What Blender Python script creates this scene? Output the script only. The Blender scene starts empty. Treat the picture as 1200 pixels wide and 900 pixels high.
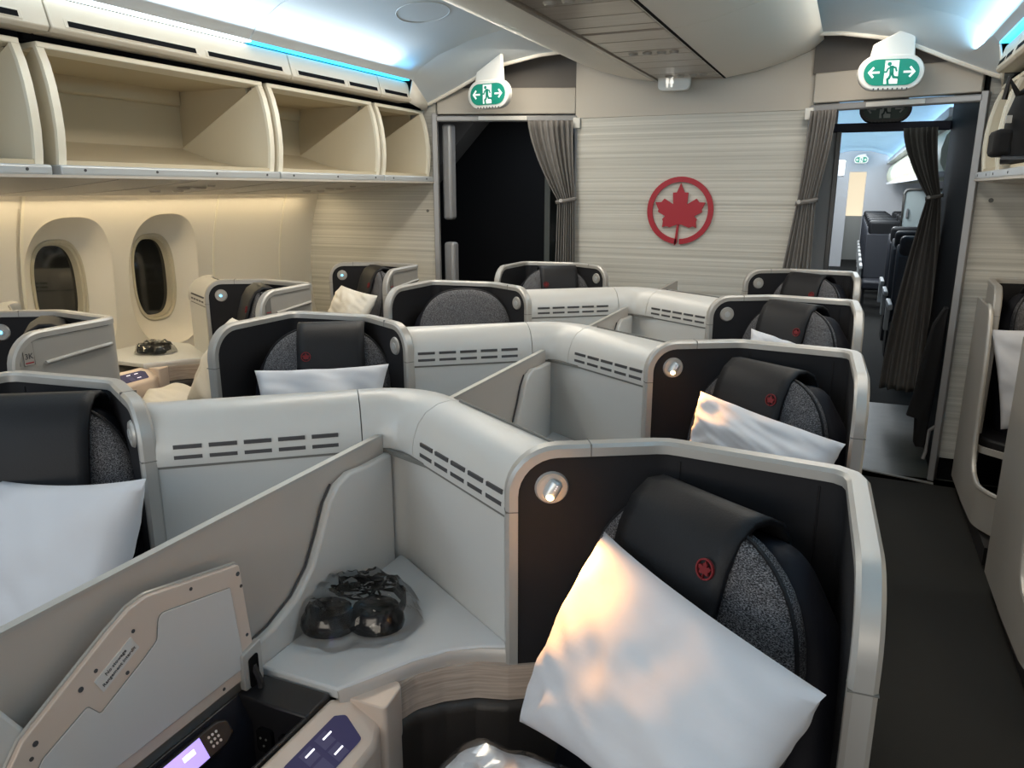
import bpy, bmesh, math, random
from mathutils import Vector, Matrix, noise

random.seed(7)
C = bpy.context.scene.collection
PI = math.pi
R = math.radians

# ------------------------------------------------------------------ camera, world, lights, exposure
scene = bpy.context.scene
cam_data = bpy.data.cameras.new('camera')
cam_data.sensor_width = 36.0
cam_data.lens = 27.0
cam_data.clip_start = 0.02
cam = bpy.data.objects.new('camera', cam_data)
cam.location = (0.93, 0.0, 1.6)
cam.rotation_euler = (R(90 - 14.2159), 0, R(23.308))
C.objects.link(cam)
scene.camera = cam
scene.view_settings.view_transform = 'Standard'
scene.view_settings.look = 'None'
scene.view_settings.gamma = 1.0
scene.view_settings.use_curve_mapping = False
scene.view_settings.exposure = -0.1

world = bpy.data.worlds.new('world')
scene.world = world
world.use_nodes = True
world.node_tree.nodes['Background'].inputs[0].default_value = (0.72, 0.77, 0.84, 1)
world.node_tree.nodes['Background'].inputs[1].default_value = 0.25


def area(name, loc, rot, sx, sy, power, col):
    l = bpy.data.lights.new(name, 'AREA')
    l.shape = 'RECTANGLE'
    l.size = sx
    l.size_y = sy
    l.energy = power
    l.color = col
    o = bpy.data.objects.new(name, l)
    o.location = loc
    o.rotation_euler = rot
    C.objects.link(o)
    return o


def spot(name, loc, target, power, col, angle=70, blend=0.6, rad=0.012):
    l = bpy.data.lights.new(name, 'SPOT')
    l.energy = power
    l.color = col
    l.spot_size = R(angle)
    l.spot_blend = blend
    l.shadow_soft_size = rad
    o = bpy.data.objects.new(name, l)
    o.location = loc
    d = Vector(target) - Vector(loc)
    o.rotation_euler = d.to_track_quat('-Z', 'Y').to_euler()
    C.objects.link(o)
    return o


# ceiling wash: strips in the coves beside the vaults (they shine up and inward)
area('ceiling_wash_left_white', (-1.53, 1.45, 2.255), (0, R(-145), 0), 0.04, 5.2, 15, (0.72, 0.88, 1.0))
area('ceiling_wash_left_blue', (-1.53, 3.5, 2.255), (0, R(-145), 0), 0.04, 1.5, 1.5, (0.10, 0.55, 1.0))
area('ceiling_wash_right', (1.41, 2.2, 2.255), (0, R(145), 0), 0.04, 4.6, 12, (0.40, 0.76, 1.0))
# warm sidewall wash in the cove under the bins
area('sidewall_wash_left', (-2.535, 2.75, 1.575), (0, R(-20), 0), 0.03, 3.5, 16, (1.0, 0.80, 0.50))
area('sidewall_wash_right', (2.42, 2.6, 1.575), (0, R(20), 0), 0.03, 3.3, 8, (1.0, 0.82, 0.56))
# added fill lamps for cabin bounce over both aisles and light from the cabin ahead
area('aisle_bounce_fill_left', (-0.92, 3.25, 2.42), (0, 0, 0), 0.22, 2.7, 29, (1.0, 0.89, 0.73))
area('aisle_bounce_fill_right', (0.84, 3.25, 2.42), (0, 0, 0), 0.22, 2.7, 20, (1.0, 0.89, 0.75))
area('forward_cabin_light', (-1.2, -1.3, 2.1), (R(66), 0, R(5)), 1.6, 0.6, 12, (0.50, 0.76, 1.0))
area('forward_bounce_fill', (0.1, -1.3, 1.5), (R(122), 0, R(2)), 2.6, 0.7, 31, (1.0, 0.90, 0.76))  # added warm uplight for bins and bulkhead, no such lamp in the cabin
# economy cabin behind
area('economy_light', (0.95, 12.5, 2.15), (0, 0, 0), 0.5, 7.0, 140, (0.94, 0.97, 0.98))
area('economy_light', (0.95, 16.6, 2.1), (R(35), 0, 0), 0.5, 1.0, 14, (0.96, 0.97, 0.95))  # added fill that brightens the far end bulkhead
area('economy_light', (0.62, 8.2, 1.9), (0, R(75), 0), 0.2, 2.5, 7, (0.96, 0.98, 1.0))
area('vestibule_fill', (1.1, 5.6, 2.26), (0, 0, 0), 0.4, 0.5, 0.8, (0.85, 0.95, 0.9))
area('vestibule_fill', (-1.3, 5.3, 2.2), (0, 0, 0), 0.3, 0.3, 6.0, (0.85, 0.93, 1.0))  # added dim fill that lifts the dark left vestibule

# ------------------------------------------------------------------ materials
MATS = {}


def mat(name, col, rough=0.5, metal=0.0, bump=None, var=None, emit=None, spec=None, alpha=None, coat=None):
    """bump=(scale,strength[,stretch vec]); var=(scale, colour2, lo, hi[, stretch vec])"""
    m = bpy.data.materials.new(name)
    m.use_nodes = True
    nt = m.node_tree
    b = nt.nodes['Principled BSDF']
    b.inputs['Base Color'].default_value = (*col, 1)
    b.inputs['Roughness'].default_value = rough
    b.inputs['Metallic'].default_value = metal
    if spec is not None:
        b.inputs['Specular IOR Level'].default_value = spec
    if coat is not None:
        b.inputs['Coat Weight'].default_value = coat
    if emit:
        b.inputs['Emission Color'].default_value = (*emit[0], 1)
        b.inputs['Emission Strength'].default_value = emit[1]
    if alpha is not None:
        b.inputs['Alpha'].default_value = alpha
    tc = None

    def coords(stretch):
        nonlocal tc
        tc = tc or nt.nodes.new('ShaderNodeTexCoord')
        mp = nt.nodes.new('ShaderNodeMapping')
        mp.inputs['Scale'].default_value = stretch
        nt.links.new(tc.outputs['Object'], mp.inputs[0])
        return mp.outputs[0]
    if var:
        n = nt.nodes.new('ShaderNodeTexNoise')
        n.inputs['Scale'].default_value = var[0]
        n.inputs['Detail'].default_value = 3
        nt.links.new(coords(var[4] if len(var) > 4 else (1, 1, 1)), n.inputs['Vector'])
        r = nt.nodes.new('ShaderNodeValToRGB')
        r.color_ramp.elements[0].position = var[2]
        r.color_ramp.elements[1].position = var[3]
        r.color_ramp.elements[0].color = (*col, 1)
        r.color_ramp.elements[1].color = (*var[1], 1)
        nt.links.new(n.outputs[0], r.inputs[0])
        nt.links.new(r.outputs[0], b.inputs['Base Color'])
    if bump:
        n = nt.nodes.new('ShaderNodeTexNoise')
        n.inputs['Scale'].default_value = bump[0]
        n.inputs['Detail'].default_value = 4
        nt.links.new(coords(bump[2] if len(bump) > 2 else (1, 1, 1)), n.inputs['Vector'])
        bp = nt.nodes.new('ShaderNodeBump')
        bp.inputs['Strength'].default_value = bump[1]
        bp.inputs['Distance'].default_value = 0.004
        nt.links.new(n.outputs[0], bp.inputs['Height'])
        nt.links.new(bp.outputs[0], b.inputs['Normal'])
    MATS[name] = m
    return m


mat('console_white', (0.58, 0.58, 0.565), 0.34, bump=(900, 0.04))
mat('table_white', (0.64, 0.665, 0.685), 0.42, bump=(1200, 0.05))
mat('trim_silver', (0.47, 0.46, 0.44), 0.42, 0.4)
mat('panel_champagne', (0.50, 0.46, 0.42), 0.42, 0.2)
mat('shell_grey', (0.40, 0.385, 0.36), 0.42, 0.25)
mat('lining_dark', (0.015, 0.015, 0.018), 0.75, spec=0.3, bump=(500, 0.06))
mat('leather_black', (0.010, 0.0105, 0.013), 0.55, spec=0.3, bump=(260, 0.12))
mat('leather_navy', (0.008, 0.009, 0.015), 0.65, spec=0.25, bump=(260, 0.1))
mat('leather_brown', (0.022, 0.018, 0.016), 0.42, bump=(200, 0.12))
mat('tweed', (0.018, 0.018, 0.022), 0.95, bump=(700, 0.6, (1, 1, 1.6)), var=(620, (0.30, 0.30, 0.32), 0.44, 0.66, (0.55, 0.55, 1.6)))
mat('pillow_white', (0.62, 0.635, 0.68), 0.92, bump=(900, 0.08))
mat('duvet_cream', (0.80, 0.77, 0.70), 0.9, bump=(80, 0.2))
mat('wood_ash', (0.56, 0.47, 0.40), 0.5, var=(9, (0.36, 0.29, 0.24), 0.35, 0.75, (1.2, 1.2, 28)), bump=(9, 0.05, (1.2, 1.2, 28)))
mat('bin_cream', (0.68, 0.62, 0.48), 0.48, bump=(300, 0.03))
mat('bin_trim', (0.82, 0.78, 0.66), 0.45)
mat('bin_inside', (0.52, 0.45, 0.32), 0.6)  # darker, warmer tone of the lit interior is put into this colour
mat('bin_lip', (0.50, 0.53, 0.55), 0.35, 0.2)
mat('panel_cream', (0.78, 0.74, 0.66), 0.5, bump=(400, 0.03))
mat('vault_white', (0.66, 0.72, 0.77), 0.6)
mat('rail_cream', (0.86, 0.81, 0.72), 0.45)
mat('rail_beige', (0.62, 0.56, 0.46), 0.5)
mat('soffit_grey', (0.52, 0.48, 0.43), 0.45)
mat('psu_metal', (0.50, 0.47, 0.43), 0.30, 0.45, var=(14, (0.42, 0.38, 0.34), 0.3, 0.7, (0.4, 3, 1)))
mat('black', (0.004, 0.004, 0.005), 0.8, spec=0.1)
mat('black_plastic', (0.014, 0.014, 0.016), 0.35)
mat('black_gloss', (0.005, 0.005, 0.006), 0.18)
mat('header_grey', (0.50, 0.465, 0.41), 0.6)
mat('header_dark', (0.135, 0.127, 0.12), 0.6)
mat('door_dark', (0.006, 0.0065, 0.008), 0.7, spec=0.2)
mat('lav_door', (0.10, 0.115, 0.115), 0.35, 0.2)
mat('jamb_grey', (0.31, 0.31, 0.315), 0.4, 0.3)
mat('white_plastic', (0.80, 0.79, 0.75), 0.4)
mat('curtain_grey', (0.19, 0.182, 0.175), 0.9, bump=(700, 0.15))
mat('curtain_dark', (0.16, 0.15, 0.14), 0.9, bump=(700, 0.15))
mat('cloth_black', (0.006, 0.006, 0.007), 0.95)
mat('carpet', (0.008, 0.008, 0.0075), 1.0, var=(420, (0.026, 0.026, 0.023), 0.45, 0.7), bump=(500, 0.5))
mat('vinyl', (0.045, 0.05, 0.043), 0.45, var=(6, (0.075, 0.08, 0.07), 0.35, 0.7), bump=(90, 0.05))
mat('red', (0.36, 0.008, 0.022), 0.45)
mat('red_dark', (0.17, 0.006, 0.010), 0.7)
mat('sign_green', (0.0, 0.20, 0.13), 0.4, emit=((0.0, 0.30, 0.19), 0.25))
mat('sign_green_off', (0.008, 0.035, 0.03), 0.4)
mat('sign_white', (0.85, 0.88, 0.86), 0.4, emit=((0.9, 1, 0.95), 0.35))
mat('sign_pale', (0.30, 0.32, 0.31), 0.4)
mat('lav_white', (0.9, 0.9, 0.85), 0.4, emit=((1, 0.95, 0.85), 0.8))
mat('lens_warm', (1, 0.8, 0.5), 0.3, emit=((1.0, 0.62, 0.28), 14))
mat('lens_off', (0.55, 0.55, 0.53), 0.2)
mat('lens_blue', (0.2, 0.6, 1), 0.3, emit=((0.12, 0.62, 1.0), 5))
mat('lamp_face', (0.50, 0.49, 0.47), 0.35, 0.3)
mat('lamp_body', (0.58, 0.60, 0.61), 0.28, 0.4)
mat('screen_blue', (0.012, 0.012, 0.03), 0.4, spec=0.15, emit=((0.045, 0.04, 0.11), 0.6))
mat('screen_tile', (0.02, 0.02, 0.04), 0.4, spec=0.15, emit=((0.075, 0.07, 0.15), 0.6))
mat('screen_violet', (0.2, 0.15, 0.5), 0.15, emit=((0.48, 0.36, 1.0), 1.2))
mat('screen_white', (0.8, 0.8, 0.9), 0.2, emit=((0.9, 0.9, 1.0), 1.6))
mat('cove_warm', (1, 0.8, 0.5), 0.4, emit=((1.0, 0.80, 0.48), 2.2))
mat('cove_white', (0.9, 0.95, 1), 0.4, emit=((0.78, 0.93, 1.0), 4.5))
mat('cove_blue', (0.3, 0.7, 1), 0.4, emit=((0.03, 0.50, 0.95), 3.0))
mat('window_night', (0.02, 0.02, 0.018), 0.06, spec=0.9)
mat('ring_rubber', (0.55, 0.50, 0.38), 0.5)
mat('lid_panel', (0.64, 0.63, 0.62), 0.45, 0.1, bump=(700, 0.04))
mat('lid_frame', (0.68, 0.57, 0.49), 0.42, 0.15)
mat('soffit_seam', (0.44, 0.40, 0.355), 0.5)
mat('table_trim', (0.56, 0.53, 0.50), 0.4, 0.3)
mat('label_white', (0.66, 0.64, 0.62), 0.5)
mat('ink', (0.06, 0.06, 0.065), 0.6)
mat('ink_grey', (0.16, 0.16, 0.15), 0.6)
mat('econ_seat', (0.012, 0.014, 0.022), 0.6)
mat('econ_arm', (0.45, 0.46, 0.46), 0.4)
mat('econ_wall', (0.66, 0.67, 0.70), 0.5)
mat('econ_panel', (0.50, 0.58, 0.58), 0.5)
mat('econ_bin', (0.66, 0.68, 0.54), 0.5)
mat('econ_vault_glow', (0.50, 0.72, 0.88), 0.6, emit=((0.35, 0.66, 0.95), 0.35))  # blue cove light put into the panel's colour and glow
mat('galley_lit', (0.9, 0.8, 0.6), 0.5, emit=((1.0, 0.85, 0.6), 0.9))
mat('galley_metal', (0.5, 0.52, 0.5), 0.35, 0.5)
mat('beam_blue', (0.03, 0.035, 0.07), 0.5)

# striped bulkhead
m = mat('stripes', (0.6, 0.6, 0.56), 0.55)
nt = m.node_tree
b = nt.nodes['Principled BSDF']
tc = nt.nodes.new('ShaderNodeTexCoord')
mp = nt.nodes.new('ShaderNodeMapping')
mp.inputs['Scale'].default_value = (0.25, 0.25, 62)
n1 = nt.nodes.new('ShaderNodeTexNoise')
n1.inputs['Scale'].default_value = 1.0
n1.inputs['Detail'].default_value = 5
n1.inputs['Roughness'].default_value = 0.75
rp = nt.nodes.new('ShaderNodeValToRGB')
rp.color_ramp.elements[0].position = 0.30
rp.color_ramp.elements[1].position = 0.66
rp.color_ramp.elements[0].color = (0.38, 0.375, 0.34, 1)
rp.color_ramp.elements[1].color = (0.66, 0.65, 0.60, 1)
bp = nt.nodes.new('ShaderNodeBump')
bp.inputs['Strength'].default_value = 0.5
bp.inputs['Distance'].default_value = 0.006
nt.links.new(tc.outputs['Object'], mp.inputs[0])
nt.links.new(mp.outputs[0], n1.inputs['Vector'])
nt.links.new(n1.outputs[0], rp.inputs[0])
nt.links.new(rp.outputs[0], b.inputs['Base Color'])
nt.links.new(n1.outputs[0], bp.inputs['Height'])
nt.links.new(bp.outputs[0], b.inputs['Normal'])

# thin clear plastic of the bags
m = bpy.data.materials.new('clear_plastic')
m.use_nodes = True
nt = m.node_tree
nt.nodes.remove(nt.nodes['Principled BSDF'])
tr = nt.nodes.new('ShaderNodeBsdfTransparent')
gl = nt.nodes.new('ShaderNodeBsdfGlossy')
gl.inputs['Roughness'].default_value = 0.07
fr = nt.nodes.new('ShaderNodeFresnel')
fr.inputs['IOR'].default_value = 1.45
mlt = nt.nodes.new('ShaderNodeMath')
mlt.operation = 'MULTIPLY'
mlt.inputs[1].default_value = 0.9
mx = nt.nodes.new('ShaderNodeMixShader')
nt.links.new(fr.outputs[0], mlt.inputs[0])
nt.links.new(mlt.outputs[0], mx.inputs[0])
nt.links.new(tr.outputs[0], mx.inputs[1])
nt.links.new(gl.outputs[0], mx.inputs[2])
nt.links.new(mx.outputs[0], nt.nodes['Material Output'].inputs[0])
MATS['clear_plastic'] = m
m = m.copy()
m.name = 'clear_film'
m.node_tree.nodes['Math'].inputs[1].default_value = 0.35
m.node_tree.nodes['Glossy BSDF'].inputs['Roughness'].default_value = 0.2
MATS['clear_film'] = m


# ------------------------------------------------------------------ mesh helpers
class MB:
    def __init__(s, fn=None):
        s.v, s.f, s.fn = [], [], fn

    def add(s, vs, fs):
        b = len(s.v)
        s.v += [tuple(s.fn(*p)) if s.fn else tuple(p) for p in vs]
        s.f += [tuple(b + i for i in f) for f in fs]
        return s

    def box(s, x0, x1, y0, y1, z0, z1):
        return s.add([(x, y, z) for x in (x0, x1) for y in (y0, y1) for z in (z0, z1)],
                     [(0, 1, 3, 2), (4, 6, 7, 5), (0, 4, 5, 1), (2, 3, 7, 6), (0, 2, 6, 4), (1, 5, 7, 3)])

    def prism(s, poly, w0, w1, ax='z'):
        mp = {'z': lambda u, v, w: (u, v, w), 'x': lambda u, v, w: (w, u, v), 'y': lambda u, v, w: (u, w, v)}[ax]
        n = len(poly)
        vs = [mp(u, v, w0) for u, v in poly] + [mp(u, v, w1) for u, v in poly]
        fs = [tuple(range(n)), tuple(range(2 * n - 1, n - 1, -1))] + [(i, (i + 1) % n, n + (i + 1) % n, n + i) for i in range(n)]
        return s.add(vs, fs)

    def loft(s, rings, closed=True, cap=True, loop=False):
        n = len(rings[0])
        vs = [p for r in rings for p in r]
        fs = []
        m_ = len(rings)
        for i in range(m_ if loop else m_ - 1):
            j = (i + 1) % m_
            for k in range(n if closed else n - 1):
                k2 = (k + 1) % n
                fs.append((i * n + k, i * n + k2, j * n + k2, j * n + k))
        if cap and closed and not loop:
            fs.append(tuple(range(n)))
            fs.append(tuple(range((m_ - 1) * n, m_ * n)))
        return s.add(vs, fs)

    def tube(s, path, r, n=8, cap=True):
        path = [Vector(p) for p in path]
        rings = []
        ref = Vector((0, 0, 1))
        for i, p in enumerate(path):
            d = (path[min(i + 1, len(path) - 1)] - path[max(i - 1, 0)]).normalized()
            u = d.cross(ref)
            if u.length < 1e-3:
                u = d.cross(Vector((1, 0, 0)))
            u.normalize()
            w = u.cross(d)
            rr = r[i] if isinstance(r, (list, tuple)) else r
            rings.append([tuple(p + (u * math.cos(a) + w * math.sin(a)) * rr) for a in [2 * PI * k / n for k in range(n)]])
        return s.loft(rings, True, cap)

    def disc(s, c, nrm, r, t, n=24, r2=None):
        c = Vector(c)
        nrm = Vector(nrm).normalized()
        u = nrm.orthogonal().normalized()
        w = nrm.cross(u)
        r2 = r if r2 is None else r2
        ring = lambda q, o: [tuple(c + nrm * o + (u * math.cos(a) + w * math.sin(a)) * q) for a in [2 * PI * k / n for k in range(n)]]
        return s.loft([ring(r, 0), ring(r2, t)], True, True)

    def ball(s, c, rx, ry, rz, n=16, m_=10):
        rings = []
        for i in range(1, m_):
            t = PI * i / m_
            rings.append([(c[0] + rx * math.sin(t) * math.cos(a), c[1] + ry * math.sin(t) * math.sin(a), c[2] + rz * math.cos(t)) for a in [2 * PI * k / n for k in range(n)]])
        return s.loft(rings, True, True)


def make(name, mb, material, parent=None, ang=35, bevel=0, sub=0, solid=0, seg=2):
    me = bpy.data.meshes.new(name)
    bm = bmesh.new()
    vs = [bm.verts.new(p) for p in mb.v]
    for f in mb.f:
        try:
            bm.faces.new([vs[i] for i in f])
        except ValueError:
            pass
    bmesh.ops.remove_doubles(bm, verts=bm.verts, dist=1e-5)
    bmesh.ops.recalc_face_normals(bm, faces=bm.faces)
    bm.to_mesh(me)
    bm.free()
    me.materials.append(MATS[material])
    me.shade_smooth()
    me.set_sharp_from_angle(angle=R(ang))
    o = bpy.data.objects.new(name, me)
    C.objects.link(o)
    if parent:
        o.parent = parent
    if solid:
        md = o.modifiers.new('solid', 'SOLIDIFY')
        md.thickness = solid
        md.offset = 0
    if bevel:
        md = o.modifiers.new('bevel', 'BEVEL')
        md.width = bevel
        md.segments = seg
        md.limit_method = 'ANGLE'
        md.angle_limit = R(40)
    if sub:
        md = o.modifiers.new('sub', 'SUBSURF')
        md.levels = sub
        md.render_levels = sub
    return o


def link_copy(o, parent, loc=None, rot=None):
    c = o.copy()
    C.objects.link(c)
    c.parent = parent
    if loc is not None:
        c.location = loc
    if rot is not None:
        c.rotation_euler = rot
    return c


def thing(name, label, cat, loc=(0, 0, 0), rot=0, group=None):
    o = bpy.data.objects.new(name, None)
    o.empty_display_size = 0.1
    C.objects.link(o)
    o.location = loc
    o.rotation_euler = (0, 0, rot)
    o['label'] = label
    o['category'] = cat
    if group:
        o['group'] = group
    return o


def tag(o, label, cat, group=None):
    o['label'] = label
    o['category'] = cat
    if group:
        o['group'] = group
    return o


def struct(o, label=None, cat=None):
    o['kind'] = 'structure'
    if label:
        o['label'] = label
    if cat:
        o['category'] = cat
    return o


def empty_struct(name, label, cat, loc=(0, 0, 0)):
    o = bpy.data.objects.new(name, None)
    C.objects.link(o)
    o.location = loc
    return struct(o, label, cat)


def round_poly(pts, radii, n=6, closed=False):
    out = []
    N = len(pts)
    for i, p in enumerate(pts):
        r = radii[i] if isinstance(radii, (list, tuple)) else radii
        if r <= 0 or (not closed and i in (0, N - 1)):
            out.append(tuple(p))
            continue
        p = Vector(p)
        a = Vector(pts[(i - 1) % N])
        c = Vector(pts[(i + 1) % N])
        d1 = (a - p).normalized()
        d2 = (c - p).normalized()
        ang = d1.angle(d2)
        if ang > PI - 0.02:
            out.append(tuple(p))
            continue
        t = min(r / math.tan(ang / 2), (a - p).length * 0.49, (c - p).length * 0.49)
        p1, p2 = p + d1 * t, p + d2 * t
        for k in range(n + 1):
            s_ = k / n
            out.append(tuple(p1 * (1 - s_) ** 2 + p * 2 * s_ * (1 - s_) + p2 * s_ ** 2))
    return out


def resample(pts, step):
    """insert points so that no 2D segment is longer than step; returns pts, arclength list"""
    out = [Vector(pts[0])]
    for a, b_ in zip(pts[:-1], pts[1:]):
        a, b_ = Vector(a), Vector(b_)
        k = max(1, int(math.ceil((b_ - a).length / step)))
        for i in range(1, k + 1):
            out.append(a.lerp(b_, i / k))
    s_ = [0]
    for a, b_ in zip(out[:-1], out[1:]):
        s_.append(s_[-1] + (b_ - a).length)
    return out, s_


def path_normals(p):
    nn = []
    for i in range(len(p)):
        d = (p[min(i + 1, len(p) - 1)] - p[max(i - 1, 0)]).normalized()
        nn.append(Vector((-d.y, d.x)))
    return nn


def strip(mb, path, z0, z1, t):
    """vertical wall strip along a 2D path, thickness t to the left of the path"""
    p = [Vector(q) for q in path]
    nn = path_normals(p)
    rings = []
    for a, n in zip(p, nn):
        q = a + n * t
        rings.append([(a.x, a.y, z0), (a.x, a.y, z1), (q.x, q.y, z1), (q.x, q.y, z0)])
    return mb.loft(rings, True, True)


def sweep(mb, path, profile):
    """profile [(offset_to_left, z)] closed, swept along 2D path"""
    p = [Vector(q) for q in path]
    nn = path_normals(p)
    return mb.loft([[(a.x + n.x * o, a.y + n.y * o, z) for o, z in profile] for a, n in zip(p, nn)], True, True)


def text_mesh(name, txt, size, frame, material, parent, extrude=0.0004, align='CENTER', spacing=1.0):
    cu = bpy.data.curves.new(name, 'FONT')
    cu.body = txt
    cu.size = size
    cu.extrude = extrude
    cu.align_x = align
    cu.align_y = 'CENTER'
    cu.space_line = spacing
    cu.resolution_u = 2
    cu.offset = size * 0.012
    tmp = bpy.data.objects.new(name + '_curve', cu)
    C.objects.link(tmp)
    dg = bpy.context.evaluated_depsgraph_get()
    me = bpy.data.meshes.new_from_object(tmp.evaluated_get(dg))
    bpy.data.objects.remove(tmp)
    bpy.data.curves.remove(cu)
    me.transform(frame)
    me.name = name
    me.materials.clear()
    me.materials.append(MATS[material])
    o = bpy.data.objects.new(name, me)
    C.objects.link(o)
    o.parent = parent
    return o


def frame3(origin, u, v, w):
    return Matrix(((u[0], v[0], w[0], origin[0]), (u[1], v[1], w[1], origin[1]), (u[2], v[2], w[2], origin[2]), (0, 0, 0, 1)))


LEAF_R = [(0, 255), (36, 170), (72, 168), (66, 60), (152, 112), (178, 80), (238, 78), (205, 10), (210, -12), (138, -52), (165, -80), (157, -100), (163, -158), (130, -146), (92, -158), (24, -130), (0, -130)]


def leaf_poly(s=1.0):
    r = [(x * s / 315, (y) * s / 315) for x, y in LEAF_R]
    return r + [(-x, y) for x, y in reversed(r[1:-1])]


def roundel(fr, radius, depth, matname, parent, ring_name='emblem_ring', leaf_name='emblem_leaf'):
    f = lambda x, y, z: tuple(fr @ Vector((x, y, z)))
    mb = MB(f)
    ri, ro = radius * 0.842, radius
    a0, a1 = R(-90 + 1.5), R(270 - 4)
    rings = []
    for k in range(57):
        a = a0 + (a1 - a0) * k / 56
        c, s_ = math.cos(a), math.sin(a)
        rings.append([(ri * c, ri * s_, 0), (ro * c, ro * s_, 0), (ro * c, ro * s_, depth), (ri * c, ri * s_, depth)])
    mb.loft(rings)
    make(ring_name, mb, matname, parent)
    mb = MB(f)
    mb.prism(leaf_poly(radius), 0, depth)
    k = radius / 315
    mb.prism([(-22 * k, -125 * k), (-2 * k, -125 * k), (-14 * k, -300 * k), (-40 * k, -330 * k), (-36 * k, -290 * k)], 0, depth)
    make(leaf_name, mb, matname, parent)


def pillow(name, label, corners, T, seed, group=None, matname='pillow_white', bow=0.06, wr=0.010, cat='pillow', side=1, n=36, hem=False):
    """corners c00,c10,c11,c01 in world; the sheet bulges both ways"""
    c00, c10, c11, c01 = [Vector(c) for c in corners]
    ctr = (c00 + c10 + c11 + c01) / 4
    nrm = ((c10 - c00).cross(c01 - c00)).normalized()
    mb = MB()
    for sg in (1, -1):
        rows = []
        for i in range(n + 1):
            u = -1 + 2 * i / n
            row = []
            for j in range(n + 1):
                v = -1 + 2 * j / n
                uu = u * (1 - bow * (1 - v * v))
                vv = v * (1 - bow * (1 - u * u))
                a, b_ = (uu + 1) / 2, (vv + 1) / 2
                p = c00 * (1 - a) * (1 - b_) + c10 * a * (1 - b_) + c11 * a * b_ + c01 * (1 - a) * b_
                e = max(0, (1 - u * u) * (1 - v * v))
                h = T * 0.5 * e ** 0.42
                q = Vector((u * 1.6 + seed, v * 1.6, sg * 3.1))
                w = noise.noise(q * 1.3) * 1.1 + noise.noise(Vector((u * 5 + v * 3.2, (u - v) * 1.3 + seed, seed))) * 0.6
                # creases that radiate from the corners
                ca = math.atan2(v + 1.15, u + 1.15)
                cb = math.atan2(v - 1.15, u + 1.15)
                rad = math.exp(-((u + 1) ** 2 + (v + 1) ** 2) * 0.9)
                rad2 = math.exp(-((u + 1) ** 2 + (v - 1) ** 2) * 0.9)
                w += 0.55 * rad * math.sin(ca * 10 + seed) + 0.55 * rad2 * math.sin(cb * 9 + seed * 2)
                w += 0.45 * math.sin((u * 0.8 + v * 1.3) * 5 + 3 * noise.noise(Vector((u * 1.5, v * 1.5, seed))))
                h += wr * w * min(1, e * 5) ** 0.7
                row.append(tuple(p + nrm * (sg * h)))
            rows.append(row)
        mb.loft(rows, False, False)
    o = make(name, mb, matname, None, ang=80)
    # origin at centre
    o.data.transform(Matrix.Translation(-ctr))
    o.location = ctr
    return tag(o, label, cat, group)
# ------------------------------------------------------------------ the setting
CX = -0.06      # centre line of the monuments and ceiling


def sidewall_x(z):
    return 2.70 - 0.32 * (z - 1.0) ** 2


# floors
mb = MB().box(-2.75, 2.75, -1.6, 4.72, -0.04, 0.0)
mb.prism([(-2.75, 4.72), (2.75, 4.72), (2.75, 4.62), (1.55, 4.62), (0.6, 4.90), (-0.76, 4.98), (-2.75, 4.70)], -0.04, 0.0)
struct(make('floor', mb, 'carpet'), 'dark charcoal carpet of the business cabin', 'floor')
mb = MB().box(-2.7, 2.7, 4.6, 6.4, -0.05, -0.004)
struct(make('floor', mb, 'vinyl'), 'grey-green vinyl floor of the vestibule behind the curtained doorways', 'floor')
mb = MB().prism([(0.55, 4.885), (1.50, 4.62), (1.50, 4.65), (0.55, 4.915)], 0, 0.006)
struct(make('trim_1', mb, 'ink_grey'), 'metal strip between carpet and vinyl in the right doorway', 'trim')
mb = MB().box(-1.2, 2.75, 6.4, 20.5, -0.05, -0.002)
struct(make('floor', mb, 'carpet'), 'dark carpet of the economy cabin aisle', 'floor')

# left sidewall: four lining panels, two with window funnels
wl = empty_struct('wall_left', 'cream sidewall lining with deep window wells, warm light from above', 'wall')


def wall_pt(y, z, dep=0.0, sx=-1):
    return (sx * (sidewall_x(z) + dep), y, z)


def sidewall_panel(y0, y1, holes, parent, sx, name='lining_panel'):
    z0, z1 = 0.02, 1.62
    mb = MB()
    cuts = [y0]
    for (yc, zc, a, bb) in holes:
        cuts += [yc - a - 0.03, yc + a + 0.03]
    cuts.append(y1)
    zs = [z0 + (z1 - z0) * i / 16 for i in range(17)]
    for k in range(0, len(cuts), 2):
        ya, yb = cuts[k], cuts[k + 1]
        mb.loft([[wall_pt(ya, z, 0, sx) for z in zs], [wall_pt(yb, z, 0, sx) for z in zs]], False, False)
    for (yc, zc, a, bb) in holes:
        N = 64
        inner, outer = [], []
        for i in range(N):
            t = 2 * PI * i / N
            c, s_ = math.cos(t), math.sin(t)
            e = 0.72
            inner.append((yc + a * math.copysign(abs(c) ** e, c), zc + bb * math.copysign(abs(s_) ** e, s_)))
            A_, B_ = a + 0.03, 1
            up = (z1 - zc) if s_ > 0 else (zc - z0)
            k1 = A_ / max(abs(c), 1e-6)
            k2 = up / max(abs(s_), 1e-6)
            kk = min(k1, k2)
            outer.append((yc + c * kk, zc + s_ * kk))
        rings = []
        for f in (0, 0.25, 0.5, 0.75, 1):
            rings.append([wall_pt(o[0] * f + i_[0] * (1 - f), o[1] * f + i_[1] * (1 - f), 0, sx) for o, i_ in zip(outer, inner)])
        mb.loft(rings, True, False)
    return make(name, mb, 'panel_cream', parent, ang=50)


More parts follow.
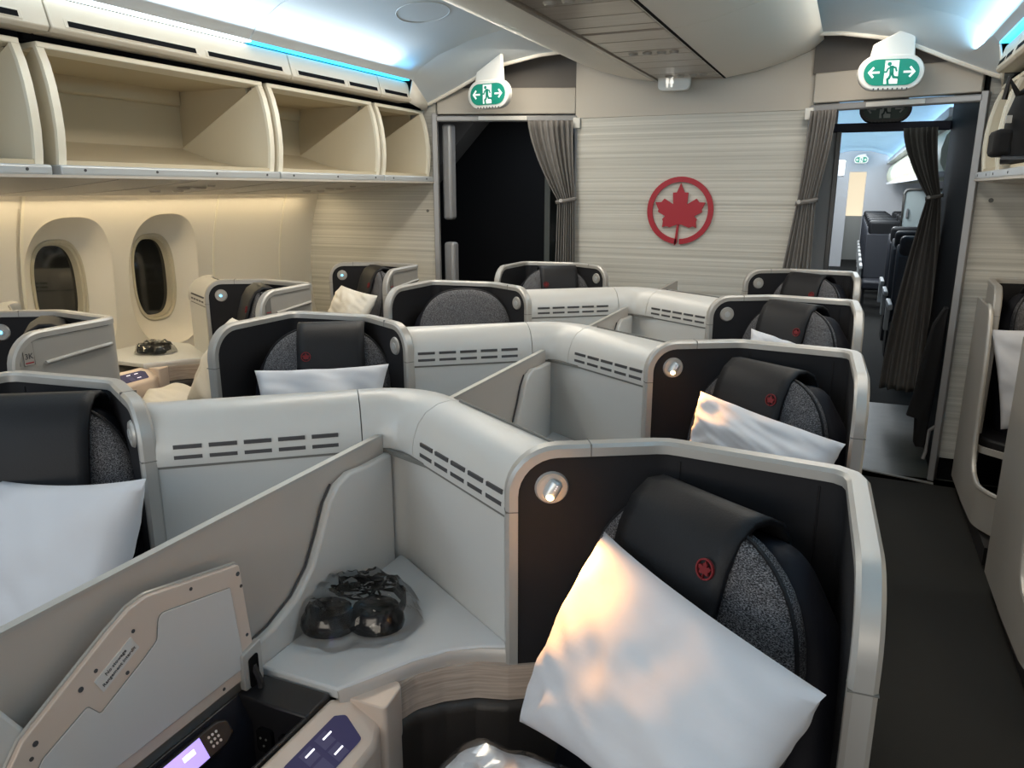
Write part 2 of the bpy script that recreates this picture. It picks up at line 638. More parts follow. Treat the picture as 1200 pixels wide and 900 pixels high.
def window(n, yc, zc, zcp, label, sx=-1):
    """outer well a=.25 b=.375; pane a=.115 b=.215"""
    w = empty_struct('window_%d' % n, label, 'window')
    N = 64
    e = 0.72
    def ring(cz, a, bb, dep, ee=e):
        out = []
        for i in range(N):
            t = 2 * PI * i / N
            c, s_ = math.cos(t), math.sin(t)
            y = yc + a * math.copysign(abs(c) ** ee, c)
            z = cz + bb * math.copysign(abs(s_) ** ee, s_)
            out.append((sx * (sidewall_x(1.1 if dep > 0.05 else z) + dep), y, z))
        return out
    mb = MB().loft([ring(zc, 0.252, 0.377, -0.002), ring(zc, 0.244, 0.369, 0.012), ring(zc * 0.5 + zcp * 0.5, 0.20, 0.30, 0.055), ring(zcp, 0.152, 0.252, 0.085)], True, False)
    make('window_well', mb, 'panel_cream', w, ang=60)
    mb = MB().loft([ring(zcp, 0.154, 0.254, 0.083), ring(zcp, 0.149, 0.249, 0.078), ring(zcp, 0.142, 0.242, 0.080), ring(zcp, 0.138, 0.238, 0.092), ring(zcp, 0.128, 0.228, 0.092), ring(zcp, 0.120, 0.220, 0.125)], True, False)
    make('window_frame', mb, 'ring_rubber', w, ang=30)
    mb = MB().loft([ring(zcp, 0.121, 0.221, 0.124), ring(zcp, 0.121, 0.221, 0.130)], True, True)
    make('pane', mb, 'window_night', w)
    return w


holes = [(2.72, 1.09, 0.25, 0.375), (3.32, 1.09, 0.25, 0.375)]
sidewall_panel(0.3, 2.462, [], wl, -1)
sidewall_panel(2.472, 3.695, holes, wl, -1)
sidewall_panel(3.703, 4.315, [], wl, -1)
sidewall_panel(4.322, 4.71, [], wl, -1)
for yy in (2.467, 3.699, 4.3185):
    mb = MB().loft([[(-sidewall_x(z) + d, yy + e, z) for d, e in ((-0.01, -0.008), (0.003, -0.007), (0.003, 0.007), (-0.01, 0.008))] for z in [0.02 + 0.1 * k for k in range(17)]])
    make('seam_bead', mb, 'bin_trim', wl)
mb = MB().box(-2.95, -2.90, 0.3, 4.75, 0.0, 1.7)
make('backing', mb, 'panel_cream', wl)
window(1, 2.72, 1.09, 1.10, 'dark night window in a cream well, left of the two')
window(2, 3.32, 1.09, 1.10, 'dark night window in a cream well, beside the ledge with headphones')
# cove lamp above the lining
mb = MB().box(-2.60, -2.565, 0.3, 4.68, 1.598, 1.608)
struct(make('trim_2', mb, 'cove_warm'), 'warm light strip glowing above the left sidewall', 'light strip')
# right sidewall (outside the frame, closes the cabin)
wr_ = empty_struct('wall_right', 'cream sidewall lining at the right of the cabin', 'wall')
sidewall_panel(0.3, 4.75, [], wr_, 1)

# soffits under the bins with passenger service units
def soffit(sx, c, label, name):
    s0 = empty_struct(name, label, 'soffit')
    f = lambda x, y, z: (c + sx * (x - c), y, z)
    mb = MB(f)
    prof = [(-1.63, 1.640), (-2.0, 1.606), (-2.52, 1.570), (-2.56, 1.60), (-2.0, 1.64), (-1.63, 1.65)]
    mb.loft([[(x, 0.3, z) for x, z in prof], [(x, 4.66, z) for x, z in prof]], True, True)
    make('soffit_panel', mb, 'soffit_grey', s0)
    for yc in (2.85, 3.98):
        mb = MB(f)
        for dx, dy, r_ in ((-1.80, -0.03, 0.02), (-1.95, -0.05, 0.032), (-1.95, 0.05, 0.032), (-2.1, -0.08, 0.028), (-2.1, 0.06, 0.028)):
            mb.disc((dx, yc + dy, 1.620 + (dx + 1.8) * 0.085), (0, 0, -1), r_, 0.008, 14, r_ * 0.8)
        make('air_nozzle', mb, 'psu_metal', s0)
    for yc in (2.2, 2.6, 3.15, 3.6, 4.25):
        mb = MB(f).prism([(-1.66, 1.638), (-2.0, 1.607), (-2.5, 1.5725), (-2.5, 1.5700), (-2.0, 1.604), (-1.66, 1.635)], yc, yc + 0.006, 'y')
        make('seam', mb, 'soffit_seam', s0)


soffit(-1 if False else 1, 0, 'grey service soffit under the left bins with air nozzles', 'trim_3')
soffit(-1, CX - 0.01, 'grey service soffit under the right bins', 'trim_4')

# ---------------- ceiling vaults
VAULT = [(-1.60, 2.245), (-1.55, 2.305), (-1.42, 2.375), (-1.2, 2.445), (-0.92, 2.50), (-0.6, 2.53), (0, 2.54)]
ce = empty_struct('ceiling', 'vaulted ceiling panels washed with blue and white light', 'ceiling')
for sx in (1, -1):
    f = lambda x, y, z, sx=sx: (CX + sx * (x - CX), y, z)
    for y0, y1 in ((-1.6, 0.9), (0.906, 2.92), (2.926, 4.34)):
        mb = MB(f)
        mb.loft([[(x, y0, z) for x, z in VAULT] + [(x, y0, z + 0.02) for x, z in reversed(VAULT)], [(x, y1, z) for x, z in VAULT] + [(x, y1, z + 0.02) for x, z in reversed(VAULT)]], True, True)
        make('vault_panel', mb, 'vault_white', ce)
    # round access cover in the vault
    mb = MB(f)
    pts = []
    for k in range(41):
        a = 2 * PI * k / 40
        x, y = -1.13 + 0.12 * math.cos(a), 3.66 + 0.17 * math.sin(a)
        for (xa, za), (xb, zb) in zip(VAULT[:-1], VAULT[1:]):
            if xa <= x <= xb:
                z = za + (zb - za) * (x - xa) / (xb - xa)
        pts.append((x, y, z + 0.0005))
    mb.tube(pts, 0.0035, 6, False)
    make('access_cover_rim', mb, 'vault_white', ce)
    # closing arch that drops to the portal
    A_ = [(-1.60, 4.34, 2.245), (-1.55, 4.34, 2.305), (-1.42, 4.34, 2.375), (-1.2, 4.34, 2.445), (-0.92, 4.34, 2.50), (-0.6, 4.34, 2.53), (-0.3, 4.34, 2.54)]
    B_ = [(-1.66, 4.63, 2.14), (-1.58, 4.63, 2.17), (-1.42, 4.64, 2.24), (-1.2, 4.66, 2.345), (-0.92, 4.72, 2.405), (-0.6, 4.8, 2.44), (-0.3, 4.9, 2.46)]
    mb = MB(f)
    up = lambda L, d: [(x, y, z + d) for x, y, z in reversed(L)]
    mb.loft([A_ + up(A_, 0.02), B_ + up(B_, 0.02)], True, True)
    make('ceiling_arch', mb, 'vault_white', ce)
    mb = MB(f).tube([(x, y, z - 0.005) for x, y, z in B_], 0.012, 8)
    make('arch_edge', mb, 'rail_cream', ce)
    # close triangle between rail and arch
    mb = MB(f).add([(-1.66, 4.63, 2.14), (-1.60, 4.34, 2.245), (-1.63, 4.34, 2.12), (-1.67, 4.62, 2.09)], [(0, 1, 2, 3)])
    make('arch_corner', mb, 'rail_cream', ce, solid=0.008)
# roof lid above everything
mb = MB().box(-2.8, 2.8, -1.6, 6.6, 2.62, 2.66)
struct(make('ceiling', mb, 'vault_white'), 'outer ceiling skin above the vaults', 'ceiling')

# light rails (cream panels with slots) above the side bins, with the cove light strip
def rail(sx, c, segs, nm, label):
    r0 = empty_struct(nm, label, 'trim')
    f = lambda x, y, z: (c + sx * (x - c), y, z)
    for y0, y1, slots in segs:
        mb = MB(f)
        prof = [(-1.625, 2.152), (-1.640, 2.160), (-1.66, 2.255), (-1.635, 2.272), (-1.70, 2.272), (-1.70, 2.152)]
        prof = [(-1.63, 2.118), (-1.618, 2.133), (-1.645, 2.232), (-1.66, 2.240), (-1.72, 2.240), (-1.72, 2.118)]
        mb.loft([[(x, y0 + 0.004, z) for x, z in prof], [(x, y1 - 0.004, z) for x, z in prof]], True, True)
        p = make('rail_panel', mb, 'rail_beige', r0, bevel=0.004)
        for sa, sb in slots:
            mb = MB(f)
            q = lambda t, o: (-1.618 - 0.027 * t + o, 2.133 + 0.097 * t)
            poly = [q(0.07, 0.002), q(0.40, 0.002), q(0.40, -0.006), q(0.07, -0.006)]
            mb.prism(poly, sa - 0.015, sb + 0.015, 'y')
            make('slot_bezel', mb, 'rail_beige', p, bevel=0.003)
            poly = [q(0.13, 0.0035), q(0.33, 0.0035), q(0.33, -0.004), q(0.13, -0.004)]
            mb = MB(f).prism(poly, sa, sb, 'y')
            make('vent_slot', mb, 'black', p)
    return r0


rail(1, 0, [(-0.6, 1.97, [(0.4, 1.0), (1.2, 1.86)]), (1.97, 3.23, [(2.04, 2.62), (2.69, 3.16)]), (3.23, 4.02, [(3.28, 3.66), (3.71, 3.98)]), (4.02, 4.36, [(4.06, 4.31)])], 'trim_5', 'cream rail with dark air slots above the left bins')
rail(-1, CX - 0.01, [(-0.6, 1.97, [(0.4, 1.0), (1.2, 1.86)]), (1.97, 3.23, [(2.04, 2.62), (2.69, 3.16)]), (3.23, 3.92, [(3.28, 3.56), (3.61, 3.88)]), (3.92, 4.36, [(3.97, 4.11), (4.15, 4.31)])], 'trim_6', 'cream rail with dark air slots above the right bins')
mb = MB().box(-1.655, -1.615, -0.6, 2.95, 2.242, 2.251)
struct(make('trim_7', mb, 'cove_white'), 'white light strip along the left ceiling cove', 'light strip')
mb = MB().box(-1.655, -1.615, 2.95, 4.33, 2.242, 2.251)
struct(make('trim_8', mb, 'cove_blue'), 'blue light strip along the left ceiling cove near the doorway', 'light strip')
mb = MB().box(1.475, 1.515, -0.6, 4.33, 2.242, 2.251)
struct(make('trim_9', mb, 'cove_blue'), 'blue light strip along the right ceiling cove', 'light strip')

# ---------------- bulkheads
PL = [(-0.77, 4.985), (-1.61, 4.66)]     # left portal line
PR = [(0.67, 4.935), (1.475, 4.70)]      # right portal line
wb = empty_struct('wall_back', 'striped light grey bulkhead wall with beige band on top', 'wall')
mb = MB().box(-0.77, 0.68, 4.99, 5.04, 0.0, 2.045)
make('striped_panel', mb, 'stripes', wb)
mb = MB().box(-0.77, 0.68, 4.985, 5.04, 2.045, 2.52)
make('beige_band', mb, 'header_grey', wb, bevel=0.003)
mb = MB().box(-2.74, -1.625, 4.665, 4.70, 0.13, 2.16)
make('striped_panel', mb, 'stripes', wb)
mb = MB().box(1.515, 2.74, 4.735, 4.78, 0.13, 2.16)
make('striped_panel', mb, 'stripes', wb)
mb = MB().box(-2.74, -1.625, 4.675, 4.70, 0.0, 0.13).box(1.515, 2.74, 4.745, 4.78, 0.0, 0.13)
make('kick_plate', mb, 'black', wb)
mb = MB().box(-2.74, -1.60, 4.70, 4.74, 2.16, 2.62).box(1.515, 2.74, 4.78, 4.8, 2.16, 2.62).box(-1.7, 1.6, 5.05, 5.07, 2.1, 2.62)
make('upper_wall', mb, 'header_dark', wb)
# small fixings on the striped strips
mb = MB().disc((-1.70, 4.665, 1.46), (0, -1, 0), 0.010, 0.004, 10)
make('button', mb, 'ink_grey', wb)
mb = MB().disc((1.59, 4.735, 1.545), (0, -1, 0), 0.012, 0.004, 10)
make('button', mb, 'ink_grey', wb)


def portal(p0, p1, n, label, sgn):
    d = empty_struct('door_%d' % n, label, 'doorway')
    a, b_ = Vector((*p0, 0)), Vector((*p1, 0))
    u = (b_ - a).normalized()
    L = (b_ - a).length
    nrm = Vector((u.y, -u.x, 0))
    if nrm.y > 0:
        nrm = -nrm
    F = lambda x, y, z: tuple(a + u * x - nrm * y + Vector((0, 0, z)))
    mb = MB(F).box(0, L, 0.0, 0.05, 2.075, 2.235)
    make('header_panel', mb, 'header_grey', d, bevel=0.006)
    mb = MB(F).box(-0.02, L + 0.06, 0.02, 0.06, 2.235, 2.60)
    make('upper_panel', mb, 'header_dark', d)
    mb = MB(F).box(-0.01, L + 0.01, -0.012, 0.03, 2.028, 2.066)
    make('curtain_rail', mb, 'jamb_grey', d, bevel=0.008)
    mb = MB(F).box(L * 0.35, L * 0.7, -0.017, -0.010, 2.035, 2.060)
    make('rail_plate', mb, 'white_plastic', d, bevel=0.003)
    mb = MB(F).box(-0.03, 0.015, -0.03, 0.01, 1.985, 2.05)
    make('rail_bracket', mb, 'white_plastic', d, bevel=0.004)
    mb = MB(F).box(L, L + 0.035, -0.01, 0.06, 0.0, 2.08)
    make('jamb', mb, 'jamb_grey', d, bevel=0.004)
    mb = MB(F).box(-0.02, 0.0, 0.0, 0.07, 0.0, 2.06)
    make('jamb', mb, 'jamb_grey', d, bevel=0.004)
    return d, F, L


dl, FL, LL = portal(PL[0], PL[1], 1, 'left doorway of the bulkhead, open on a dark vestibule', -1)
dr, FR, LR = portal(PR[0], PR[1], 2, 'right doorway of the bulkhead, open towards the economy aisle', 1)
# pads on the outer jamb of the left doorway
mb = MB().box(-1.615, -1.545, 4.72, 4.80, 1.40, 2.02)
make('jamb_pad', mb, 'jamb_grey', dl, bevel=0.02, seg=3)
mb = MB().box(-1.615, -1.535, 4.72, 4.80, 0.6, 1.25)
make('jamb_pad', mb, 'jamb_grey', dl, bevel=0.02, seg=3)
# vestibule left: dark walls, sloped liner, lavatory door
vl = empty_struct('wall_vestibule', 'dark vestibule walls seen through the left doorway', 'wall')
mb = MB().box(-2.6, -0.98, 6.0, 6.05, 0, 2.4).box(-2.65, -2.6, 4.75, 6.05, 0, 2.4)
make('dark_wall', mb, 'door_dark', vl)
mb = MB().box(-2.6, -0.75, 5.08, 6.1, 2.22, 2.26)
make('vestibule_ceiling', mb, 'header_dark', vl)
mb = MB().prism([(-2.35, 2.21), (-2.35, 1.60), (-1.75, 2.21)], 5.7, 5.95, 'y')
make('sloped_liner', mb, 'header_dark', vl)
mb = MB().box(-1.06, -1.02, 5.2, 6.0, 0, 2.2)
make('frame_post', mb, 'lav_door', vl)
lav = empty_struct('door_3', 'grey lavatory door beside the left curtain', 'door')
mb = MB().prism([(-1.03, 5.75), (-0.80, 5.28), (-0.77, 5.30), (-1.0, 5.77)], 0.02, 2.0)
make('door_leaf', mb, 'lav_door', lav)
mb = MB().box(-0.99, -0.89, 5.40, 5.47, 1.22, 1.36)
make('latch', mb, 'jamb_grey', lav, bevel=0.006)
mb = MB().box(-0.965, -0.945, 5.385, 5.40, 1.24, 1.33)
make('latch_slot', mb, 'black', lav)
# vestibule right: dark galley wall, beam frame, ceiling
vr = empty_struct('wall_galley', 'black galley wall inside the right doorway', 'wall')
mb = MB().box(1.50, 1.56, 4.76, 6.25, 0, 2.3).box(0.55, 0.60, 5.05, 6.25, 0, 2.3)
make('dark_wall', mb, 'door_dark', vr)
mb = MB().box(0.5, 1.6, 5.0, 6.2, 2.30, 2.34)  # unseen ceiling, added to block light
make('vestibule_ceiling', mb, 'vault_white', vr)
bf = empty_struct('door_4', 'second door frame with a dark blue beam behind the right doorway', 'doorway')
mb = MB().box(0.72, 1.5, 6.22, 6.28, 1.995, 2.055)
make('beam', mb, 'beam_blue', bf, bevel=0.006)
mb = MB().box(0.78, 0.815, 6.22, 6.30, 0, 2.0)
make('post', mb, 'jamb_grey', bf, bevel=0.005)
mb = MB().box(0.60, 0.78, 6.24, 6.28, 0, 2.3)
make('side_panel', mb, 'econ_wall', bf)
# grab handle low on the right jamb
mb = MB().tube([(1.485, 4.76, 0.30), (1.46, 4.77, 0.27), (1.455, 4.77, 0.14), (1.445, 4.76, 0.10)], 0.010, 8)
make('floor_latch', mb, 'jamb_grey', dr)

# ---------------- centre overhead bins
CB = [(-0.71, 2.44), (-0.74, 2.415), (-0.68, 2.365), (-0.55, 2.315), (-0.38, 2.268), (-0.21, 2.243)]
CBm = [(-x, z) for x, z in reversed(CB)]
CBX = -0.04
cb_labels = ['closed centre overhead bin nearest the camera, cut by the top edge', 'closed centre overhead bin above the second console row', 'closed centre overhead bin ending at the bulkhead']
for i, (y0, y1) in enumerate(((0.6, 2.25), (2.25, 3.42), (3.42, 4.97))):
    t = thing('centre_overhead_bin', cb_labels[i], 'overhead bin', (CBX, y0, 2.24), 0, 'centre overhead bins')
    f = lambda x, y, z: (x, y, z - 2.24)
    for half in (CB, CBm):
        prof = half + [(half[-1][0], 2.262), (half[0][0] * 0.9, 2.45)] if half is CB else [(half[0][0], 2.262)] + half + [(half[-1][0] * 0.9, 2.45)]
        mb = MB(f)
        mb.loft([[(x, 0.003, z) for x, z in prof], [(x, y1 - y0 - 0.003, z) for x, z in prof]], True, True)
        make('bin_door', mb, 'rail_cream', t, ang=50)
    for k, (xa, xb, mn, nm) in enumerate(((-0.212, -0.190, 'psu_metal', 'edge_channel'), (0.186, 0.20, 'cove_warm', 'pale_edge'), (0.20, 0.212, 'black', 'dark_channel'))):  # middle strip is a thin pale plastic edge
        mb = MB(f).box(xa, xb, 0.0, y1 - y0, 2.240 + (0.008 if k == 1 else 0), 2.262)
        make(nm, mb, mn if k != 1 else 'white_plastic', t)
    mb = MB(f).box(-0.2, 0.2, 0.0, y1 - y0, 2.262, 2.275)
    make('channel_top', mb, 'psu_metal', t)
    y = 0.02
    k = 0
    while y < y1 - y0 - 0.1:
        w = (0.20, 0.26, 0.14, 0.22)[k % 4]
        w = min(w, y1 - y0 - y - 0.01)
        mb = MB(f).box(-0.186, 0.184, y, y + w - 0.006, 2.247, 2.262)
        p = make('service_panel', mb, 'psu_metal', t, bevel=0.005)
        if k % 4 == 2:
            for xx in (-0.09, -0.02, 0.05, 0.11):
                mb = MB(f).disc((xx, y + w * 0.5, 2.248), (0, 0, -1), 0.026, 0.012, 14, 0.018)
                make('air_nozzle', mb, 'trim_silver', p)
        y += w
        k += 1
mb = MB()
mb.box(CBX - 0.60, CBX + 0.60, 0.6, 4.97, 2.45, 2.54)
struct(make('trim_10', mb, 'header_dark'), 'dark core above the centre bins', 'trim')

# ---------------- open side bins
def side_bin(sx, c, y0, y1, label, left_out=True):
    t = thing('open_overhead_bin', label, 'overhead bin', (c + sx * (-1.66 - c), y0, 1.66), 0, 'open overhead bins')
    ox = c + sx * (-1.66 - c)
    f = lambda x, y, z: (c + sx * (x - c) - ox, y - y0, z - 1.66)
    # fixed housing: back, top, sides
    mb = MB(f)
    mb.box(-2.30, -2.22, y0 - 0.01, y1 + 0.01, 1.72, 2.115)
    mb.box(-2.30, -1.79, y0 - 0.01, y1 + 0.01, 2.072, 2.115)
    mb.box(-2.30, -1.79, y0 - 0.012, y0 + 0.004, 1.72, 2.115)
    mb.box(-2.30, -1.79, y1 - 0.004, y1 + 0.012, 1.72, 2.115)
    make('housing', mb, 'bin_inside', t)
    mb = MB(f).box(-2.225, -2.195, y0 + 0.01, y1 - 0.01, 2.00, 2.09)
    make('back_ledge', mb, 'bin_inside', t, bevel=0.012)
    mb = MB(f).box(-2.22, -2.212, y0 + 0.16, y0 + 0.30, 1.985, 2.012)
    make('placard', mb, 'label_white', t, bevel=0.002)
    # bucket: floor and two curved side cheeks
    edge = [(-1.700, 2.080), (-1.677, 2.02), (-1.661, 1.95), (-1.652, 1.87), (-1.650, 1.80), (-1.656, 1.73), (-1.665, 1.68)]
    cheek = edge + [(-1.9, 1.69), (-2.21, 1.76), (-2.21, 1.80)]
    for ya, yb in ((y0, y0 + 0.028), (y1 - 0.028, y1)):
        mb = MB(f).prism(cheek, ya, yb, 'y')
        p = make('bucket_side', mb, 'bin_cream', t, bevel=0.006)
        rim = MB(f)
        rim.loft([[(x + 0.006, ya - 0.001, z + 0.001), (x + 0.006, yb + 0.001, z + 0.001), (x - 0.008, yb + 0.002, z - 0.001), (x - 0.008, ya - 0.002, z - 0.001)] for x, z in edge], True, True)
        make('side_rim', rim, 'bin_trim', p)
    mb = MB(f).prism([(-1.66, 1.70), (-1.80, 1.70), (-2.0, 1.735), (-2.21, 1.80), (-2.21, 1.775), (-1.9, 1.675), (-1.66, 1.675)], y0 + 0.028, y1 - 0.028, 'y')
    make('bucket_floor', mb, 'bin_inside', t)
    mb = MB(f).prism([(-1.69, 2.094), (-1.69, 2.074), (-1.80, 2.070), (-1.80, 2.090)], y0, y1, 'y')
    make('top_rim', mb, 'bin_trim', t, bevel=0.004)
    mb = MB(f).prism([(-1.72, 2.125), (-1.72, 2.096), (-1.82, 2.096), (-1.82, 2.13)], y0 - 0.02, y1 + 0.02, 'y')
    make('dark_gap', mb, 'black', t)
    # metal lip with screws
    mb = MB(f).prism([(-1.640, 1.684), (-1.632, 1.679), (-1.632, 1.652), (-1.640, 1.646), (-1.70, 1.646), (-1.70, 1.684)], y0 - 0.012, y1 + 0.012, 'y')
    lip = make('lip', mb, 'bin_lip', t, bevel=0.004)
    n = max(2, int((y1 - y0) / 0.27))
    for k in range(n):
        yy = y0 + 0.08 + (y1 - y0 - 0.16) * k / (n - 1)
        mb = MB(f).disc((-1.633, yy, 1.667), (1, 0, 0), 0.0055, 0.003, 8)
        make('screw', mb, 'ink', lip)
    return t


side_bin(1, 0, 0.72, 1.90, 'open cream overhead bin at the left frame edge, mostly cut off')
side_bin(1, 0, 1.96, 3.09, 'widest open cream overhead bin on the left, empty, above the windows')
side_bin(1, 0, 3.125, 4.02, 'open empty overhead bin, third from the left frame edge')
side_bin(1, 0, 4.055, 4.62, 'short open overhead bin beside the left doorway wall')
CR = CX - 0.01
side_bin(-1, CR, 4.20, 4.64, 'narrow open overhead bin beside the right doorway')
side_bin(-1, CR, 2.9, 4.165, 'open overhead bin at the right edge, holding a black backpack')
# dark housing behind the gaps of the bins
for sx, c, nm in ((1, 0, 'trim_11'), (-1, CR, 'trim_12')):
    f = lambda x, y, z: (c + sx * (x - c), y, z)
    mb = MB(f).box(-2.75, -2.31, 0.3, 4.66, 1.62, 2.6).box(-1.80, -1.735, 0.3, 4.64, 2.13, 2.24)
    struct(make(nm, mb, 'header_dark'), 'dark frame behind the overhead bins', 'trim')

# backpack in the right bin
bpk = thing('backpack', 'black backpack with straps in the open right overhead bin', 'backpack', (1.665, 3.98, 1.705), 0)
mb = MB()
rings = []
for z, w, d in ((0.0, 0.13, 0.10), (0.015, 0.16, 0.13), (0.08, 0.17, 0.14), (0.20, 0.165, 0.135), (0.29, 0.14, 0.11), (0.33, 0.09, 0.07)):
    rings.append([(w * math.copysign(abs(math.cos(a)) ** 0.6, math.cos(a)), d * math.copysign(abs(math.sin(a)) ** 0.6, math.sin(a)), z) for a in [2 * PI * k / 24 for k in range(24)]])
mb.loft(rings)
make('bag_body', mb, 'cloth_black', bpk)
mb = MB().box(-0.215, -0.14, -0.10, 0.08, 0.03, 0.14)
make('side_pocket', mb, 'cloth_black', bpk, bevel=0.02)
mb = MB().tube([(-0.10, -0.10, 0.29), (-0.16, -0.13, 0.27), (-0.20, -0.15, 0.33), (-0.205, -0.14, 0.25)], 0.012, 6)
make('strap', mb, 'black_plastic', bpk)
mb = MB().tube([(0.0, -0.10, 0.31), (-0.06, -0.12, 0.36), (-0.12, -0.14, 0.30)], 0.008, 6)
make('strap', mb, 'black_plastic', bpk)
mb = MB().box(-0.185, -0.165, -0.12, -0.09, 0.16, 0.19)
make('buckle', mb, 'trim_silver', bpk)
mb = MB().tube([(-0.18, -0.09, 0.015), (-0.05, -0.13, 0.015)], 0.018, 8)
make('bottom_roll', mb, 'black_plastic', bpk)

# ---------------- signs
def exit_sign(loc, s, lit, label, hang=0.13, tilt=0.0):
    t = thing('exit_sign', label, 'exit sign', loc, tilt)
    def stadium(w, h, n=12):
        r_ = h
        out = []
        for k in range(n + 1):
            a = -PI / 2 + PI * k / n
            out.append((w - r_ + r_ * math.cos(a), r_ * math.sin(a)))
        for k in range(n + 1):
            a = PI / 2 + PI * k / n
            out.append((-w + r_ + r_ * math.cos(a), r_ * math.sin(a)))
        return out
    S = lambda P: [(x * s, z * s) for x, z in P]
    wm = 'white_plastic' if lit else 'black_plastic'
    mb = MB().prism(S(stadium(0.168, 0.092)), -0.022, 0.022, 'y')
    mb.prism(S([(-0.115, 0.06), (0.115, 0.06), (0.10, 0.09 + hang), (-0.10, 0.09 + hang * 0.35)]), -0.016, 0.016, 'y')
    hs = make('housing', mb, wm, t, bevel=0.008, seg=3)
    for k in range(8):
        mb = MB().box((-0.085 + 0.024 * k) * s, (-0.078 + 0.024 * k) * s, -0.0245, -0.02, -0.089 * s, -0.080 * s)
        make('grille_slot', mb, 'ink', hs)
    mb = MB().prism(S(stadium(0.140, 0.067)), -0.027, -0.021, 'y')
    gp = make('green_face', mb, 'sign_green' if lit else 'sign_green_off', t)
    wt = 'sign_white' if lit else 'sign_pale'
    mb = MB().prism(S([(-0.036, -0.060), (0.034, -0.060), (0.034, 0.060), (-0.036, 0.060)]), -0.0285, -0.026, 'y')
    make('door_symbol', mb, wt, gp)
    gm = 'sign_green' if lit else 'sign_green_off'
    mb = MB()
    mb.prism([(x * s - 0.014 * s, z * s + 0.042 * s) for x, z in [(0.0105 * math.cos(a), 0.0105 * math.sin(a)) for a in [2 * PI * k / 12 for k in range(12)]]], -0.0305, -0.028, 'y')
    def limb(pts, w):
        for (a, b_) in zip(pts[:-1], pts[1:]):
            a, b_ = Vector(a), Vector(b_)
            d = (b_ - a).normalized()
            n_ = Vector((-d.y, d.x)) * w
            e = d * w * 0.6
            mb.prism([tuple((q) * s) for q in (a - e + n_, b_ + e + n_, b_ + e - n_, a - e - n_)], -0.0305, -0.028, 'y')
    limb([(-0.002, 0.026), (0.000, -0.008)], 0.0105)
    limb([(-0.004, 0.026), (-0.020, 0.018), (-0.026, 0.002), (-0.036, 0.002)], 0.0042)
    limb([(0.004, 0.026), (0.018, 0.022), (0.024, 0.006)], 0.0042)
    limb([(-0.003, -0.008), (-0.010, -0.030), (-0.018, -0.036), (-0.014, -0.060)], 0.006)
    limb([(0.003, -0.006), (0.012, -0.026), (0.036, -0.028), (0.046, -0.044)], 0.006)
    make('running_figure', mb, gm, gp)
    for sg in (-1, 1):
        mb = MB()
        cx = sg * 0.086
        def bar(a, b_, w):
            a, b_ = Vector(a), Vector(b_)
            d = (b_ - a).normalized()
            n_ = Vector((-d.y, d.x)) * w
            mb.prism([tuple((q) * s) for q in (a + n_, b_ + n_, b_ - n_, a - n_)], -0.0295, -0.026, 'y')
        bar((cx - sg * 0.026, 0), (cx + sg * 0.026, 0), 0.0055)
        bar((cx + sg * 0.030, 0.003), (cx + sg * 0.005, -0.026), 0.0055)
        bar((cx + sg * 0.030, -0.003), (cx + sg * 0.005, 0.026), 0.0055)
        make('arrow', mb, wt, gp)
    return t


exit_sign((-1.195, 4.585, 2.17), 0.92, True, 'lit green running man exit sign over the left doorway', 0.16, R(-10))
exit_sign((1.045, 4.60, 2.175), 0.93, True, 'lit green running man exit sign over the right doorway', 0.16, R(10))
exit_sign((1.08, 6.15, 2.135), 0.98, False, 'unlit dark exit sign hanging behind the right doorway beam', 0.10)

lv = thing('lavatory_sign', 'small white hanging lavatory sign with two figures, at the end of the centre bins', 'sign', (-0.115, 4.88, 2.225))
mb = MB().prism(round_poly([(-0.095, 0.045), (-0.095, -0.052), (0.095, -0.052), (0.095, 0.045)], [0.0, 0.035, 0.035, 0.0], 6, True), -0.02, 0.02, 'y')
make('housing', mb, 'white_plastic', lv, bevel=0.004)
for dx in (-0.038, -0.012):
    mb = MB().disc((dx, -0.021, 0.020), (0, -1, 0), 0.0075, 0.002, 10)
    mb.prism([(dx - 0.008, 0.010), (dx + 0.008, 0.010), (dx + (0.012 if dx > -0.02 else 0.008), -0.012), (dx + 0.005, -0.012), (dx + 0.005, -0.032), (dx - 0.005, -0.032), (dx - 0.005, -0.012), (dx - (0.012 if dx > -0.02 else 0.008), -0.012)], -0.023, -0.02, 'y')
    make('figure_symbol', mb, 'lav_white', lv)

logo = thing('maple_leaf_emblem', 'red maple leaf in a ring mounted on the striped bulkhead', 'emblem', (-0.062, 4.99, 1.47))
roundel(frame3((0, 0, 0), (1, 0, 0), (0, 0, 1), (0, -1, 0)), 0.208, 0.018, 'red', logo, 'ring', 'leaf')

